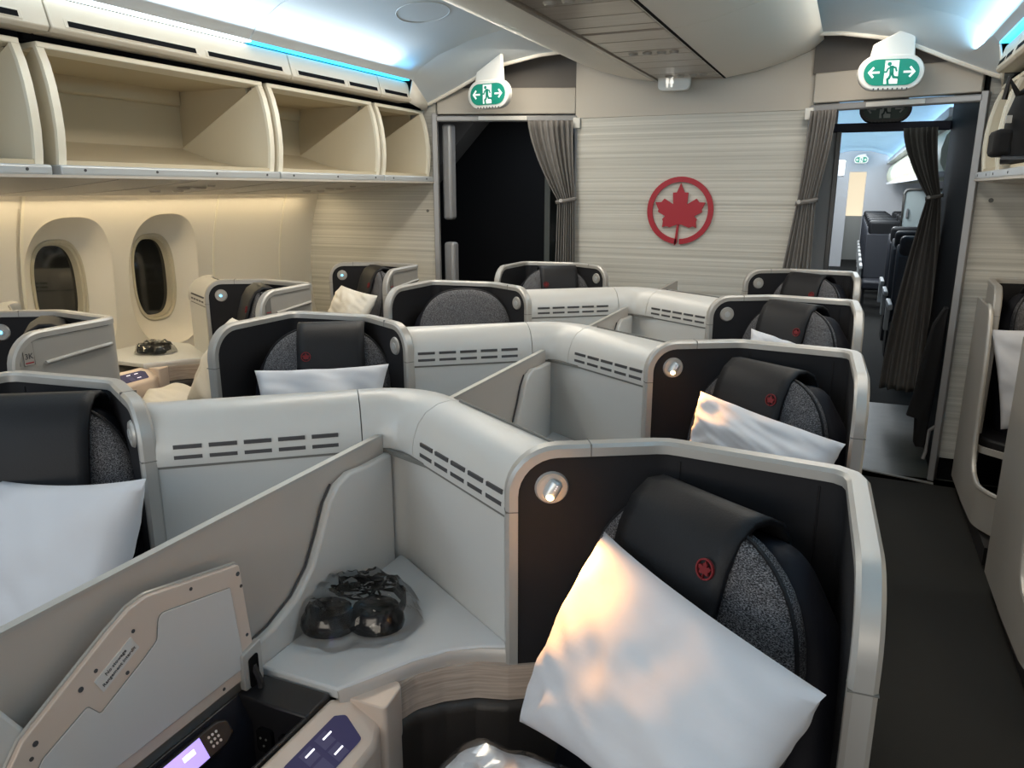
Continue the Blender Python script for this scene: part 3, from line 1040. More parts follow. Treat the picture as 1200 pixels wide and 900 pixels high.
# ---------------- curtains
def curtain(name, label, a, b_, z0, zt, z1, tops, tie, bots, matname, folds=9, amp=0.022, group='tied back curtains', strap=True):
    """a,b: 2D line; tops/tie/bots = (s0,s1) along the line in metres"""
    a, b_ = Vector((*a, 0)), Vector((*b_, 0))
    u = (b_ - a).normalized()
    nrm = Vector((u.y, -u.x, 0))
    if nrm.y > 0:
        nrm = -nrm
    t = thing(name, label, 'curtain', tuple(a), 0, group)
    rows = []
    NZ, NS = 40, folds * 8
    for i in range(NZ + 1):
        z = z1 + (z0 - z1) * i / NZ
        if z > zt:
            k = (z1 - z) / (z1 - zt)
            k = k ** 1.5
            s0 = tops[0] * (1 - k) + tie[0] * k
            s1 = tops[1] * (1 - k) + tie[1] * k
        else:
            k = (zt - z) / (zt - z0)
            k = 1 - (1 - min(1, k * 1.0)) ** 1.6
            s0 = tie[0] * (1 - k) + bots[0] * k
            s1 = tie[1] * (1 - k) + bots[1] * k
        row = []
        for j in range(NS + 1):
            q = j / NS
            ph = q * folds * 2 * PI + 0.5 * math.sin(q * 7 + z)
            am = amp * (0.75 + 0.25 * math.sin(q * 11))
            p = u * (s0 + (s1 - s0) * q) + nrm * (am * math.sin(ph) + 0.03) + Vector((0, 0, z))
            row.append(tuple(p))
        rows.append(row)
    mb = MB().loft(rows, False, False)
    make('curtain_cloth', mb, matname, t, ang=80, solid=0.003)
    if strap:
        c = u * ((tie[0] + tie[1]) / 2) + nrm * 0.03
        w = (tie[1] - tie[0]) / 2 + 0.012
        pts = []
        for k in range(25):
            an = 2 * PI * k / 24
            pts.append(tuple(c + u * w * math.cos(an) + nrm * 0.035 * math.sin(an) + Vector((0, 0, zt + 0.012 * math.cos(an)))))
        rings = [[(p[0], p[1], p[2] - 0.012), (p[0], p[1], p[2] + 0.012)] for p in pts]
        mb = MB().loft(rings, False, False)
        ts = make('tie_back', mb, matname, t, solid=0.004)
        mb = MB().disc(tuple(c - u * w * 0.5 + nrm * 0.036 + Vector((0, 0, zt))), tuple(nrm), 0.012, 0.006, 10)
        make('tie_stud', mb, 'trim_silver', ts)
    return t


curtain('curtain', 'grey curtain tied back at the right side of the left doorway', (-1.05, 4.86), (-0.70, 4.97), 0.25, 1.53, 2.03, (0.0, 0.29), (0.20, 0.31), (0.18, 0.33), 'curtain_grey', 8)
curtain('curtain', 'grey curtain tied back at the left side of the right doorway', (0.60, 4.93), (0.95, 4.83), 0.25, 1.53, 2.03, (0.08, 0.22), (0.05, 0.15), (-0.07, 0.17), 'curtain_grey', 7)
curtain('curtain', 'long dark curtain tied back by the galley wall inside the right doorway', (1.10, 6.12), (1.62, 5.95), 0.20, 1.55, 2.0, (0.12, 0.33), (0.32, 0.40), (0.16, 0.50), 'curtain_dark', 6, 0.032)
mb = MB()
rings = []
for z, x0, x1, y in ((0.95, 1.50, 1.52, 4.95), (0.85, 1.45, 1.52, 4.94), (0.68, 1.42, 1.52, 4.93), (0.45, 1.40, 1.51, 4.93), (0.31, 1.375, 1.50, 4.93), (0.30, 1.42, 1.50, 4.93), (0.15, 1.43, 1.495, 4.93), (0.13, 1.44, 1.49, 4.93)):
    rings.append([(x0 - 0.03 + (x1 - x0) * (0.5 - 0.5 * math.cos(a)), y + 0.05 * math.sin(a) + 0.012 * math.sin(3 * a), z) for a in [2 * PI * k / 16 for k in range(16)]])
mb.loft(rings)
coat = make('coat', mb, 'cloth_black', None, ang=60)
tag(coat, 'black coat hanging low at the right jamb of the right doorway', 'coat')
# ------------------------------------------------------------------ economy cabin seen through the right doorway
ec = empty_struct('wall_economy', 'bright walls of the economy cabin beyond the right doorway', 'wall')
mb = MB().box(2.70, 2.75, 6.4, 20.4, 0, 2.3)
make('sidewall', mb, 'econ_wall', ec)
mb = MB().box(-1.2, 0.83, 18.0, 18.1, 0, 2.4).box(1.15, 2.7, 18.0, 18.1, 0, 2.4).box(0.83, 1.15, 18.0, 18.1, 1.95, 2.4)
make('end_bulkhead', mb, 'econ_wall', ec)
mb = MB().box(0.8, 1.2, 20.2, 20.3, 0.9, 2.1)
make('lit_galley', mb, 'galley_lit', ec)
mb = MB().box(0.8, 1.2, 19.9, 20.2, 0, 1.0)
make('galley_counter', mb, 'galley_metal', ec)
mb = MB().box(-1.3, -1.2, 6.4, 20.4, 0, 2.4)
make('far_wall', mb, 'econ_wall', ec)
mb = MB().box(1.56, 2.7, 6.28, 6.36, 0, 2.4)
make('cross_wall', mb, 'econ_wall', ec)
ORD = ['first', 'second', 'third', 'fourth', 'fifth', 'sixth', 'seventh', 'eighth', 'ninth']
ecl = empty_struct('ceiling_economy', 'blue lit vaulted ceiling of the economy cabin', 'ceiling')
EV = [(0.30, 2.16), (0.42, 2.28), (0.7, 2.36), (0.95, 2.375), (1.2, 2.36), (1.5, 2.28), (1.62, 2.16)]
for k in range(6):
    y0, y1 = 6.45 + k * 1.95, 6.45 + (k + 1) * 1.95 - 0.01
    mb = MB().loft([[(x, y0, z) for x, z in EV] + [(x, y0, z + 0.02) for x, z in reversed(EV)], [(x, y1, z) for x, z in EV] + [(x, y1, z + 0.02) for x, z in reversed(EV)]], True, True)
    make('vault_panel', mb, 'econ_vault_glow', ecl)
for xx in (0.33, 1.59):
    mb = MB().box(xx - 0.02, xx + 0.02, 6.45, 18, 2.17, 2.185)
    make('cove_strip', mb, 'cove_white', ecl)
for sx, xc in ((1, 0), (-1, 0)):
    mb = MB().box(1.50, 1.62, 6.5, 18, 2.10, 2.165) if sx > 0 else MB().box(0.30, 0.42, 6.5, 18, 2.10, 2.165)
    make('cove_rail', mb, 'econ_wall', ecl)
for k in range(9):
    y0 = 6.9 + k * 1.2
    t = thing('economy_bin', '%s pale closed economy bin from the doorway, right of the aisle' % ORD[k], 'overhead bin', (1.55, y0, 1.7), 0, 'economy overhead bins')
    prof = [(0.0, 0.04), (-0.03, 0.10), (-0.035, 0.2), (-0.01, 0.30), (0.05, 0.38), (0.6, 0.38), (0.6, 0.02), (0.1, 0.0)]
    mb = MB().loft([[(x, 0.01, z) for x, z in prof], [(x, 1.19, z) for x, z in prof]], True, True)
    make('bin_door', mb, 'econ_bin', t)
    mb = MB().box(-0.03, 0.03, 0.0, 1.2, -0.005, 0.035)
    make('lip', mb, 'econ_wall', t)
for k in range(4):
    y0 = 6.7 + k * 2.6
    t = thing('economy_bin', '%s bright centre bin from the doorway, left of the economy aisle' % ORD[k], 'overhead bin', (0.30, y0, 1.72), 0, 'economy centre bins')
    prof = [(0.06, 0.0), (0.10, 0.12), (0.09, 0.28), (0.04, 0.40), (-0.6, 0.40), (-0.6, 0.06)]
    mb = MB().loft([[(x, 0.01, z) for x, z in prof], [(x, 2.58, z) for x, z in prof]], True, True)
    make('bin_door', mb, 'econ_wall', t)
    mb = MB().box(0.05, 0.085, 0.4, 0.6, 0.02, 0.05)
    make('latch', mb, 'jamb_grey', t)


ORD = ['first', 'second', 'third', 'fourth', 'fifth', 'sixth', 'seventh', 'eighth', 'ninth']


def econ_seat(x, y, label, arm_left=True, group='economy seats'):
    t = thing('economy_chair', label, 'seat', (x, y, 0), 0, group)
    mb = MB().prism([(0.20, 0.45), (0.34, 1.10), (0.30, 1.13), (0.18, 1.02), (0.08, 0.45)], -0.22, 0.22, 'x')
    make('seat_back', mb, 'econ_seat', t, bevel=0.02)
    mb = MB().box(-0.20, 0.20, 0.19, 0.33, 0.98, 1.20)
    make('headrest', mb, 'leather_black', t, bevel=0.04, seg=3)
    mb = MB().box(-0.22, 0.22, -0.30, 0.14, 0.34, 0.46)
    make('seat_cushion', mb, 'econ_seat', t, bevel=0.03)
    for xa in (-0.20, 0.17):
        mb = MB().box(xa, xa + 0.03, -0.2, 0.15, 0.0, 0.34)
        make('leg', mb, 'black_plastic', t)
    mb = MB().box(-0.265, -0.225, -0.25, 0.18, 0.60, 0.65)
    make('armrest', mb, 'econ_arm', t, bevel=0.01)
    mb = MB().box(-0.262, -0.228, 0.05, 0.18, 0.38, 0.60)
    make('armrest_post', mb, 'econ_arm', t)
    return t


for k in range(3):
    for j in range(2):
        econ_seat(1.56 + 0.50 * j, 7.5 + k * 0.95, 'dark %s seat in row %s before the white economy partition' % (('aisle', 'middle')[j], ORD[k]))
for k in range(7):
    for j in range(2):
        econ_seat(1.36 + 0.49 * j, 11.2 + k * 0.85, 'dark %s seat right of the aisle, %s row behind the white partition' % (('aisle', 'middle')[j], ORD[k]))
for k in range(5):
    econ_seat(0.42, 7.3 + k * 0.95, 'dark seat left of the economy aisle, %s from the doorway' % ORD[k], group='economy seats left of the aisle')
pt = thing('cabin_partition', 'pale green-white partition panel with dark frame among the economy seats', 'partition', (1.75, 10.4, 0))
mb = MB().prism(round_poly([(-0.26, 0.2), (-0.26, 1.60), (0.45, 1.60), (0.45, 0.2)], [0, 0.06, 0.06, 0], 5, True), 0, 0.03, 'y')
make('panel', mb, 'econ_panel', pt)
fr_ = round_poly([(-0.26, 0.2), (-0.26, 1.60), (0.45, 1.60), (0.45, 0.2)], [0, 0.06, 0.06, 0], 5)
mb = MB().tube([(x, -0.005, z) for x, z in fr_], 0.015, 6)
make('frame', mb, 'ink_grey', pt)
mb = MB().box(-0.22, -0.20, -0.03, 0, 1.28, 1.38)
make('handle', mb, 'jamb_grey', pt)
exit_sign((1.02, 17.6, 2.18), 0.8, True, 'tiny green exit sign far down the economy aisle', 0.06)
scr = thing('ceiling_screen', 'small tilted white screen hanging left of the economy aisle', 'screen', (0.72, 9.8, 1.83))
mb = MB().box(-0.10, 0.10, -0.015, 0.015, -0.09, 0.09)
make('screen', mb, 'econ_wall', scr, bevel=0.01)
mb = MB().box(-0.02, 0.02, -0.01, 0.01, 0.09, 0.3)
make('mount', mb, 'jamb_grey', scr)

# ------------------------------------------------------------------ business seats
TOP = 1.153
PATH_R = round_poly([(0.420, -0.140), (0.665, 0.0), (0.968, -0.035), (0.985, -0.42)], [0, 0.05, 0.035, 0], 6)
TABLE_EDGE = [(0.412, -0.128), (0.36, -0.150), (0.31, -0.185), (0.265, -0.240), (0.225, -0.310), (0.19, -0.365)]


def seat(name, label, X0, Yb, sx, cover=True, lamp='off', kind='centre', plate=None, cat='seat', group='business class seats', angle=32, wing_side=False, drop=0.0):
    t = thing(name, label, cat, (X0, Yb, 0), 0, group)
    f = lambda x, y, z: (sx * x, y, z)
    # ---- shell
    p, s = resample(PATH_R, 0.012)
    nn = path_normals(p)
    L = s[-1]
    r1, r2 = 0.085, 0.10
    def ztop(d):
        z = TOP
        if d < r1:
            z = TOP - r1 + math.sqrt(max(0, r1 * r1 - (r1 - d) ** 2))
        if L - d < r2:
            z = TOP - r2 + math.sqrt(max(0, r2 * r2 - (r2 - (L - d)) ** 2))
        return z
    zb = 0.12
    def wall(o0, o1, nm, mt):
        rings = []
        for a, n, d in zip(p, nn, s):
            q0, q1 = a + n * o0, a + n * o1
            zt = ztop(d)
            rings.append([(q0.x, q0.y, zb), (q0.x, q0.y, zt), (q1.x, q1.y, zt), (q1.x, q1.y, zb)])
        return make(nm, MB(f).loft(rings), mt, t, ang=30)
    wall(0.010, 0.026, 'shell', 'shell_grey')
    wall(0.0, 0.011, 'shell_lining', 'lining_dark')
    # upholstery seams on the lining
    for d0 in (0.315, 0.545):
        i = min(range(len(s)), key=lambda k: abs(s[k] - d0))
        q = p[i] - nn[i] * 0.0008
        mb = MB(f).tube([(q.x, q.y, 0.7), (q.x, q.y, TOP - 0.025)], 0.0018, 5)
        make('lining_seam', mb, 'leather_black', t)
    # edge trim
    edge = []
    n1 = 8
    edge.append((0, 0.66 if kind != 'outer' else 0.3, (-1, 0)))
    edge.append((0, TOP - r1, (-1, 0)))
    for k in range(1, n1):
        a = PI / 2 * k / n1
        edge.append((r1 - r1 * math.cos(a), TOP - r1 + r1 * math.sin(a), (-math.cos(a), math.sin(a))))
    d = r1
    while d < L - r2:
        edge.append((d, TOP, (0, 1)))
        d += 0.02
    for k in range(0, n1):
        a = PI / 2 * k / n1
        edge.append((L - r2 + r2 * math.sin(a), TOP - r2 + r2 * math.cos(a), (math.sin(a), math.cos(a))))
    edge.append((L, TOP - r2, (1, 0)))
    edge.append((L, 0.60, (1, 0)))
    edge.append((L, 0.30, (1, 0)))
    def at(d):
        d = max(0, min(L, d))
        for i in range(len(s) - 1):
            if s[i + 1] >= d:
                k = (d - s[i]) / (s[i + 1] - s[i])
                return p[i].lerp(p[i + 1], k), nn[i].lerp(nn[i + 1], k).normalized()
        return p[-1], nn[-1]
    rings = []
    for d, z, (ou, ov) in edge:
        a, n = at(d)
        tn = Vector((n.y, -n.x))
        def P(o, e):
            q = a + n * o + tn * (ou * e)
            return (q.x, q.y, z + ov * e)
        rings.append([P(-0.004, -0.014), P(-0.004, 0.002), P(0.002, 0.008), P(0.024, 0.008), P(0.030, 0.002), P(0.030, -0.014)])
    make('edge_trim', MB(f).loft(rings), 'trim_silver', t, ang=40)
    # joints in the trim
    for d, z in ((r1 + 0.06, None), (0, TOP - r1 - 0.03), (L, TOP - r2 - 0.03)):
        a, n = at(d)
        tn = Vector((n.y, -n.x))
        mb = MB(f)
        if z is None:
            q = [a + n * o + tn * w for o in (-0.0045, 0.0305) for w in (-0.001, 0.001)]
            mb.loft([[(v.x, v.y, TOP - 0.014) for v in (q[0], q[1], q[3], q[2])], [(v.x, v.y, TOP + 0.0086) for v in (q[0], q[1], q[3], q[2])]])
        else:
            sg = -1 if d == 0 else 1
            q = [a + n * o + tn * (sg * w) for o in (-0.0045, 0.0305) for w in (-0.014, 0.0086)]
            mb.loft([[(v.x, v.y, z - 0.001) for v in (q[0], q[1], q[3], q[2])], [(v.x, v.y, z + 0.001) for v in (q[0], q[1], q[3], q[2])]])
        make('trim_joint', mb, 'ink_grey', t)
    # ---- reading lamp on the lamp end of the lining
    a, n = at(0.075)
    c = Vector((a.x, a.y, 1.082))
    fw = Vector((-n.x, -n.y, 0))
    tn = Vector((n.y, -n.x, 0))
    mb = MB(f).disc(tuple(c), tuple(fw), 0.031, 0.005, 28, 0.028)
    ring = make('reading_lamp', mb, 'trim_silver', t)
    mb = MB(f).disc(tuple(c + fw * 0.0048), tuple(fw), 0.0245, 0.001, 28)
    make('lamp_face', mb, 'lamp_face', ring)
    if lamp == 'lit' or lamp == 'off':
        up = Vector((0, 0, 1))
        ax = (up * 0.8 + tn * 0.45).normalized()
        mb = MB(f).tube([tuple(c + fw * 0.010 + ax * k * 0.011 * 1.3) for k in (-1.25, -1, 0, 1, 1.25)], [0.009, 0.0125, 0.0135, 0.0125, 0.008], 14)
        make('lamp_head', mb, 'lamp_body', ring)
        mb = MB(f).disc(tuple(c + fw * 0.0205 - ax * 0.013), tuple(fw * 0.8 - ax * 0.6), 0.0075, 0.003, 12, 0.005)
        make('lamp_lens', mb, 'lens_warm' if lamp == 'lit' else 'lens_off', ring)
        if lamp == 'lit':
            for k in range(3):
                mb = MB(f).disc(tuple(c + fw * 0.0235 + ax * (0.004 + 0.004 * k)), tuple(fw), 0.0008, 0.0006, 6)
                make('lamp_dot', mb, 'screen_white', ring)
    elif lamp == 'flat':
        mb = MB(f).disc(tuple(c + fw * 0.0058), tuple(fw), 0.012, 0.003, 16)
        make('lamp_head', mb, 'lamp_body', ring)
    else:
        mb = MB(f).disc(tuple(c + fw * 0.0058), tuple(fw), 0.012, 0.003, 16)
        make('lamp_head', mb, 'lamp_body', ring)
        q = c + fw * 0.009
        mb = MB(f).disc(tuple(q), tuple(fw), 0.006, 0.002, 10)
        make('lamp_lens', mb, 'lens_blue', ring)
    # ---- seat back, headrest, cover
    al = R(angle)
    fw = Vector((-math.sin(al), -math.cos(al), 0))
    rt = Vector((math.cos(al), -math.sin(al), 0))
    tl = R(13)
    upv = Vector((math.sin(al) * math.sin(tl), math.cos(al) * math.sin(tl), math.cos(tl)))
    nv = rt.cross(upv)
    if nv.dot(fw) < 0:
        nv = -nv
    O = Vector((0.710 if sx > 0 else 0.685, -0.235, 0.46 - drop))
    H = lambda u, v, w: f(*(O + rt * u + upv * v + nv * w))
    # back body
    poly = round_poly([(-0.25, -0.06), (-0.262, 0.36), (-0.235, 0.55), (-0.13, 0.665), (0.13, 0.665), (0.235, 0.55), (0.262, 0.36), (0.25, -0.06)], [0.03, 0.2, 0.15, 0.08, 0.08, 0.15, 0.2, 0.03], 6, True)
    sc = lambda k, P: [(x * k, 0.3 + (y - 0.3) * k) for x, y in P]
    mb = MB(H).loft([[(x, y, -0.05) for x, y in sc(0.97, poly)], [(x, y, -0.03) for x, y in poly], [(x, y, 0.012) for x, y in poly], [(x, y, 0.030) for x, y in sc(0.955, poly)], [(x, y, 0.036) for x, y in sc(0.86, poly)]])
    make('seat_back', mb, 'leather_navy', t, ang=50)
    # headrest: oval tweed pad
    pts = []
    for k in range(48):
        a = 2 * PI * k / 48
        cx, sy = math.cos(a), math.sin(a)
        e = 0.80
        x = 0.222 * math.copysign(abs(cx) ** e, cx)
        y = 0.45 + (0.235 if sy > 0 else 0.27) * math.copysign(abs(sy) ** 0.86, sy)
        pts.append((x, y))
    sh = lambda k, w: [(x * k, 0.45 + (y - 0.45) * k, w) for x, y in pts]
    mb = MB(H).loft([sh(0.95, 0.02), sh(1.0, 0.04), sh(1.0, 0.062), sh(0.97, 0.075), sh(0.88, 0.082), sh(0.6, 0.085), sh(0.25, 0.086)])
    make('headrest', mb, 'tweed', t, ang=60)
    mb = MB(H).tube([(x * 1.004, 0.45 + (y - 0.45) * 1.004, 0.063) for x, y in pts + pts[:1]], 0.0035, 5, False)
    make('headrest_piping', mb, 'leather_black', t)
    if cover:
        prof = [(0.30, 0.089), (0.36, 0.096), (0.44, 0.100), (0.54, 0.100), (0.62, 0.094), (0.665, 0.078), (0.692, 0.050), (0.698, 0.015), (0.690, -0.02), (0.668, -0.045), (0.63, -0.058), (0.45, -0.060)]
        u0, u1 = -0.135, 0.092
        rings = []
        for v, w in prof:
            row = []
            for k in range(9):
                q = k / 8
                u = u0 + (u1 - u0) * q
                row.append((u, v, w + 0.004 * math.sin(PI * q)))
            rings.append(row)
        mb = MB(H).loft(rings, False, False)
        cv = make('headrest_cover', mb, 'leather_black', t, ang=60, solid=0.012)
        cv['label'] = 'black leather flap draped over the headrest'
        ex = 0.062
        U = [f(*rt)[0], f(*rt)[1], f(*rt)[2]]
        V_ = [f(*upv)[0], f(*upv)[1], f(*upv)[2]]
        W_ = [f(*nv)[0], f(*nv)[1], f(*nv)[2]]
        o_ = H(ex, 0.580 + drop, 0.1045)
        if sx < 0:
            U = [-q for q in U]
        roundel(frame3(o_, U, V_, W_), 0.0165, 0.0040, 'red_dark', cv)
    # ---- cushion, leg rest, base
    K = lambda u, v, w: f(*(Vector((0.710, -0.235, 0)) + rt * u + fw * v + Vector((0, 0, w))))
    mb = MB(K).prism(round_poly([(-0.235, 0.02), (0.235, 0.02), (0.235, 0.47), (-0.235, 0.47)], 0.06, 5, True), 0.36, 0.475)
    make('seat_cushion', mb, 'leather_black', t, bevel=0.02, seg=3)
    mb = MB(K).prism([(-0.22, 0.40), (0.22, 0.40), (0.22, 0.46), (-0.22, 0.46)], 0.08, 0.37)
    make('leg_rest', mb, 'leather_black', t, bevel=0.015)
    mb = MB(K).prism([(-0.21, 0.03), (0.21, 0.03), (0.21, 0.39), (-0.21, 0.39)], 0.0, 0.36)
    make('seat_base', mb, 'black_plastic', t)
    # ---- side table
    tz = 0.757
    xl = 0.022 if kind == 'centre' else -0.24
    ya = 0.125
    poly = [(xl, -0.365)] + [(xl, ya)] + ([] if kind == 'centre' else [(0.0, ya)]) + [(0.405, -0.118)] + TABLE_EDGE
    mb = MB(f).prism(poly, tz - 0.022, tz)
    make('side_table', mb, 'table_white', t, bevel=0.004)
    run = [(0.80, 0.02), (0.655, -0.008), (0.42, -0.145)] + TABLE_EDGE[1:]
    run_t = [Vector(q) for q in [(0.418, -0.130)] + TABLE_EDGE[1:]]
    # profiles are to the left of the path (towards the table)
    mb = sweep(MB(f), [tuple(q) for q in run_t], [(0.006, tz - 0.030), (0.007, tz - 0.012), (0.002, tz - 0.004), (-0.010, tz - 0.003), (-0.010, tz - 0.030)] if True else [])
    make('table_trim', mb, 'table_trim', t, ang=50)
    runw = round_poly([(0.72, 0.012), (0.655, -0.010), (0.42, -0.150), (0.36, -0.168), (0.31, -0.203), (0.275, -0.243), (0.258, -0.298)], [0, 0.05, 0.03, 0.05, 0.05, 0.05, 0], 5)
    mb = sweep(MB(f), runw, [(-0.002, 0.655), (-0.002, 0.728), (-0.03, 0.728), (-0.03, 0.655)])
    make('wood_trim', mb, 'wood_ash', t, ang=50)
    mb = sweep(MB(f), runw, [(0.012, 0.40), (0.012, 0.635), (0.004, 0.651), (-0.01, 0.656), (-0.03, 0.654), (-0.03, 0.40)])
    make('side_bolster', mb, 'leather_brown', t, ang=50)
    mb = sweep(MB(f), runw, [(0.085, 0.10), (0.085, 0.46), (0.070, 0.487), (0.03, 0.492), (0.0, 0.48), (0.0, 0.10)])
    make('side_ledge', mb, 'leather_brown', t, ang=50)
    # control panel block ahead of the table
    poly = round_poly([(0.178, -0.62), (0.178, -0.372), (0.200, -0.345), (0.248, -0.318), (0.280, -0.385), (0.288, -0.62)], [0, 0.01, 0.02, 0.03, 0.05, 0], 5, True)
    mb = MB(lambda x, y, z: f(x, y, z if z < 0.6 else z - (x - 0.178) * 0.52)).prism(poly, 0.50, 0.742)
    cp = make('control_panel', mb, 'lid_frame', t, bevel=0.012, seg=3)
    cp['label'] = 'champagne control panel with touch screen'
    mb = MB(f).prism(round_poly([(0.196, -0.352), (0.228, -0.312), (0.254, -0.272), (0.271, -0.288), (0.278, -0.352)], [0.005, 0.03, 0.012, 0.015, 0.01], 4, True), 0.50, 0.734)
    make('panel_collar', mb, 'lid_frame', t, bevel=0.012, seg=3)
    def T_(u, v, w):
        # face of the slanted panel: u across slope, v along -y
        x = 0.190 + u * 0.85
        return f(x + 0.52 * w, v - 0.012, 0.742 - (x - 0.178) * 0.52 + w * 0.85)
    sp = round_poly([(0.016, -0.52), (0.016, -0.385), (0.030, -0.368), (0.080, -0.385), (0.080, -0.52)], 0.008, 3, True)
    mb = MB(T_).prism(sp, 0.0, 0.002)
    sc_ = make('touch_screen', mb, 'screen_blue', cp)
    for (u0_, v0_) in ((0.022, -0.435), (0.052, -0.435), (0.022, -0.475), (0.052, -0.475)):
        mb = MB(T_).box(u0_, u0_ + 0.025, v0_ - 0.012, v0_ + 0.016, 0.002, 0.0026)
        make('screen_tile', mb, 'screen_tile', cp)
    for (u0_, v0_) in ((0.030, -0.425), (0.062, -0.432), (0.030, -0.47)):
        mb = MB(T_).box(u0_, u0_ + 0.003, v0_ - 0.010, v0_ + 0.012, 0.0026, 0.003)
        make('screen_line', mb, 'screen_white', cp)
    mb = MB(T_).disc((0.010, -0.54, 0.0), (0, 0, 1), 0.006, 0.0015, 10)
    make('panel_button', mb, 'black', cp)
    # console body below the table
    mb = MB(f).prism([(xl, -0.365), (xl, 0.10), (0.37, -0.12), (0.20, -0.33), (0.20, -0.365)], 0.02, tz - 0.06)
    make('console_base', mb, 'shell_grey', t)
    if kind == 'window' and not wing_side and Yb < 4:
        console_wall(t, f, [(0.418, -0.138), (0.11, 0.045), (0.045, 0.14)], ((0.05, 0.30),), True)
    # ---- outer aisle panel furniture
    if plate is not None:
        a, n = at(L - 0.16)
        b_, n2 = at(L - 0.03)
        xo = 0.0
        ay = lambda d: (at(d)[0] + at(d)[1] * 0.036)
        def OP(d, z, w):
            q, n_ = at(d)
            q = q + n_ * (0.026 + w)
            return f(q.x, q.y, z)
        d0, d1 = L - 0.265, L - 0.43
        # the hand rail ridge
        pth = [OP(L - 0.105, 1.055, 0.004), OP(L - 0.2, 1.062, 0.006), OP(L - 0.3, 1.068, 0.006), OP(L - 0.36, 1.071, 0.006)]
        mb = MB().tube(pth, 0.007, 10)
        make('hand_rail', mb, 'shell_grey', t)
        mb = MB().tube([OP(L - 0.018, 1.06, 0.0), OP(L - 0.020, 1.09, 0.0), OP(L - 0.07, 1.138, 0.0), OP(L - 0.36, 1.138, 0.0)], 0.002, 5)
        make('panel_seam', mb, 'ink_grey', t)
        mb = MB()
        pl_pts = [(L - 0.032, 1.058), (L - 0.032, 1.118), (L - 0.045, 1.130), (L - 0.06, 1.132), (L - 0.068, 1.128), (L - 0.068, 1.058)]
        mb.loft([[OP(d, z, 0.0) for d, z in pl_pts], [OP(d, z, 0.0025) for d, z in pl_pts]])
        pl = make('seat_plate', mb, 'shell_grey', t)
        mb = MB().tube([OP(d, z, 0.0025) for d, z in pl_pts + pl_pts[:1]], 0.0008, 4, False)
        make('plate_outline', mb, 'ink_grey', pl)
        mb = MB().loft([[OP(d, z, 0.002) for d, z in ((L - 0.036, 1.064), (L - 0.064, 1.064), (L - 0.064, 1.0675), (L - 0.036, 1.0675))], [OP(d, z, 0.0034) for d, z in ((L - 0.036, 1.064), (L - 0.064, 1.064), (L - 0.064, 1.0675), (L - 0.036, 1.0675))]])
        make('red_line', mb, 'red', pl)
        if plate:
            o_ = OP(L - 0.050, 1.086, 0.0028)
            ctr = Vector(o_)
            e1 = (Vector(OP(L - 0.06, 1.063, 0)) - Vector(OP(L - 0.04, 1.063, 0))).normalized()
            e3 = Vector(at(L - 0.05)[1].to_3d())
            e3.x *= sx
            if e1.cross(Vector((0, 0, 1))).dot(e3) < 0:
                pass
            text_mesh('seat_number', plate, 0.025, frame3(ctr, e1, (0, 0, 1), e1.cross(Vector((0, 0, 1)))), 'ink', pl)
        else:
            pl.data.materials[0] = MATS['ink_grey']
    if wing_side:
        # outer aisle panel that runs to the floor and curves forward under the seat
        ap_, as_ = resample(round_poly([(1.012, -0.02), (1.016, -0.42), (1.012, -0.78), (0.90, -0.98), (0.60, -1.02)], [0, 0.2, 0.25, 0.2, 0], 8), 0.012)
        an_ = path_normals(ap_)
        PZ = [(0, 1.06), (0.38, 1.06), (0.415, 1.04), (0.45, 0.96), (0.485, 0.80), (0.505, 0.62), (0.515, 0.48), (0.53, 0.395), (0.56, 0.335), (0.61, 0.302), (0.70, 0.288), (0.85, 0.288), (1.1, 0.31), (2, 0.33)]
        def pz(d):
            for (a, za), (b_, zb_) in zip(PZ[:-1], PZ[1:]):
                if d <= b_:
                    return za + (zb_ - za) * (d - a) / (b_ - a)
            return PZ[-1][1]
        rings = []
        for a, n, d in zip(ap_, an_, as_):
            q0, q1 = a, a + n * 0.014
            zl = 0.085 + 0.03 * min(1, d / 0.9)
            rings.append([(q0.x, q0.y, zl), (q0.x, q0.y, pz(d)), (q1.x, q1.y, pz(d)), (q1.x, q1.y, zl)])
        make('aisle_panel', MB(f).loft(rings), 'shell_grey', t)
        mb = MB(f).tube([(a.x + n.x * 0.006, a.y + n.y * 0.006, pz(d) + 0.002) for a, n, d in list(zip(ap_, an_, as_))[28:]], 0.0115, 8)
        make('panel_edge', mb, 'trim_silver', t)
        mb = MB(f)
        rings = []
        for a, n in list(zip(ap_, an_))[::3]:
            q0, q1 = a - n * 0.03, a - n * 0.05
            rings.append([(q0.x, q0.y, 0.0), (q0.x, q0.y, 0.13), (q1.x, q1.y, 0.13), (q1.x, q1.y, 0.0)])
        mb.loft(rings)
        make('plinth_skirt', mb, 'black', t)
        mb = MB(f).prism([(-0.05, 0.70), (-0.50, 0.55), (-0.50, 0.545), (-0.05, 0.695)], 1.023, 1.026, 'x')
        make('panel_seam', mb, 'ink_grey', t)
        mb = MB(f).prism([(-0.04, 1.06), (-0.30, 1.00), (-0.30, 0.995), (-0.04, 1.055)], 1.023, 1.026, 'x')
        make('panel_seam', mb, 'ink_grey', t)
        # arm shelf with a silver front
        mb = MB(f).prism(round_poly([(0.70, -0.15), (1.0, -0.15), (1.0, -0.50), (0.80, -0.66), (0.60, -0.70)], [0, 0, 0.12, 0.1, 0], 6, True), 0.40, 0.45)
        make('arm_shelf', mb, 'leather_black', t, bevel=0.01)
        ap = round_poly([(1.0, -0.45), (1.0, -0.52), (0.80, -0.68), (0.58, -0.72)], [0, 0.12, 0.1, 0], 6)
        mb = sweep(MB(f), ap, [(0.0, 0.385), (0.0, 0.415), (0.012, 0.415), (0.012, 0.385)])
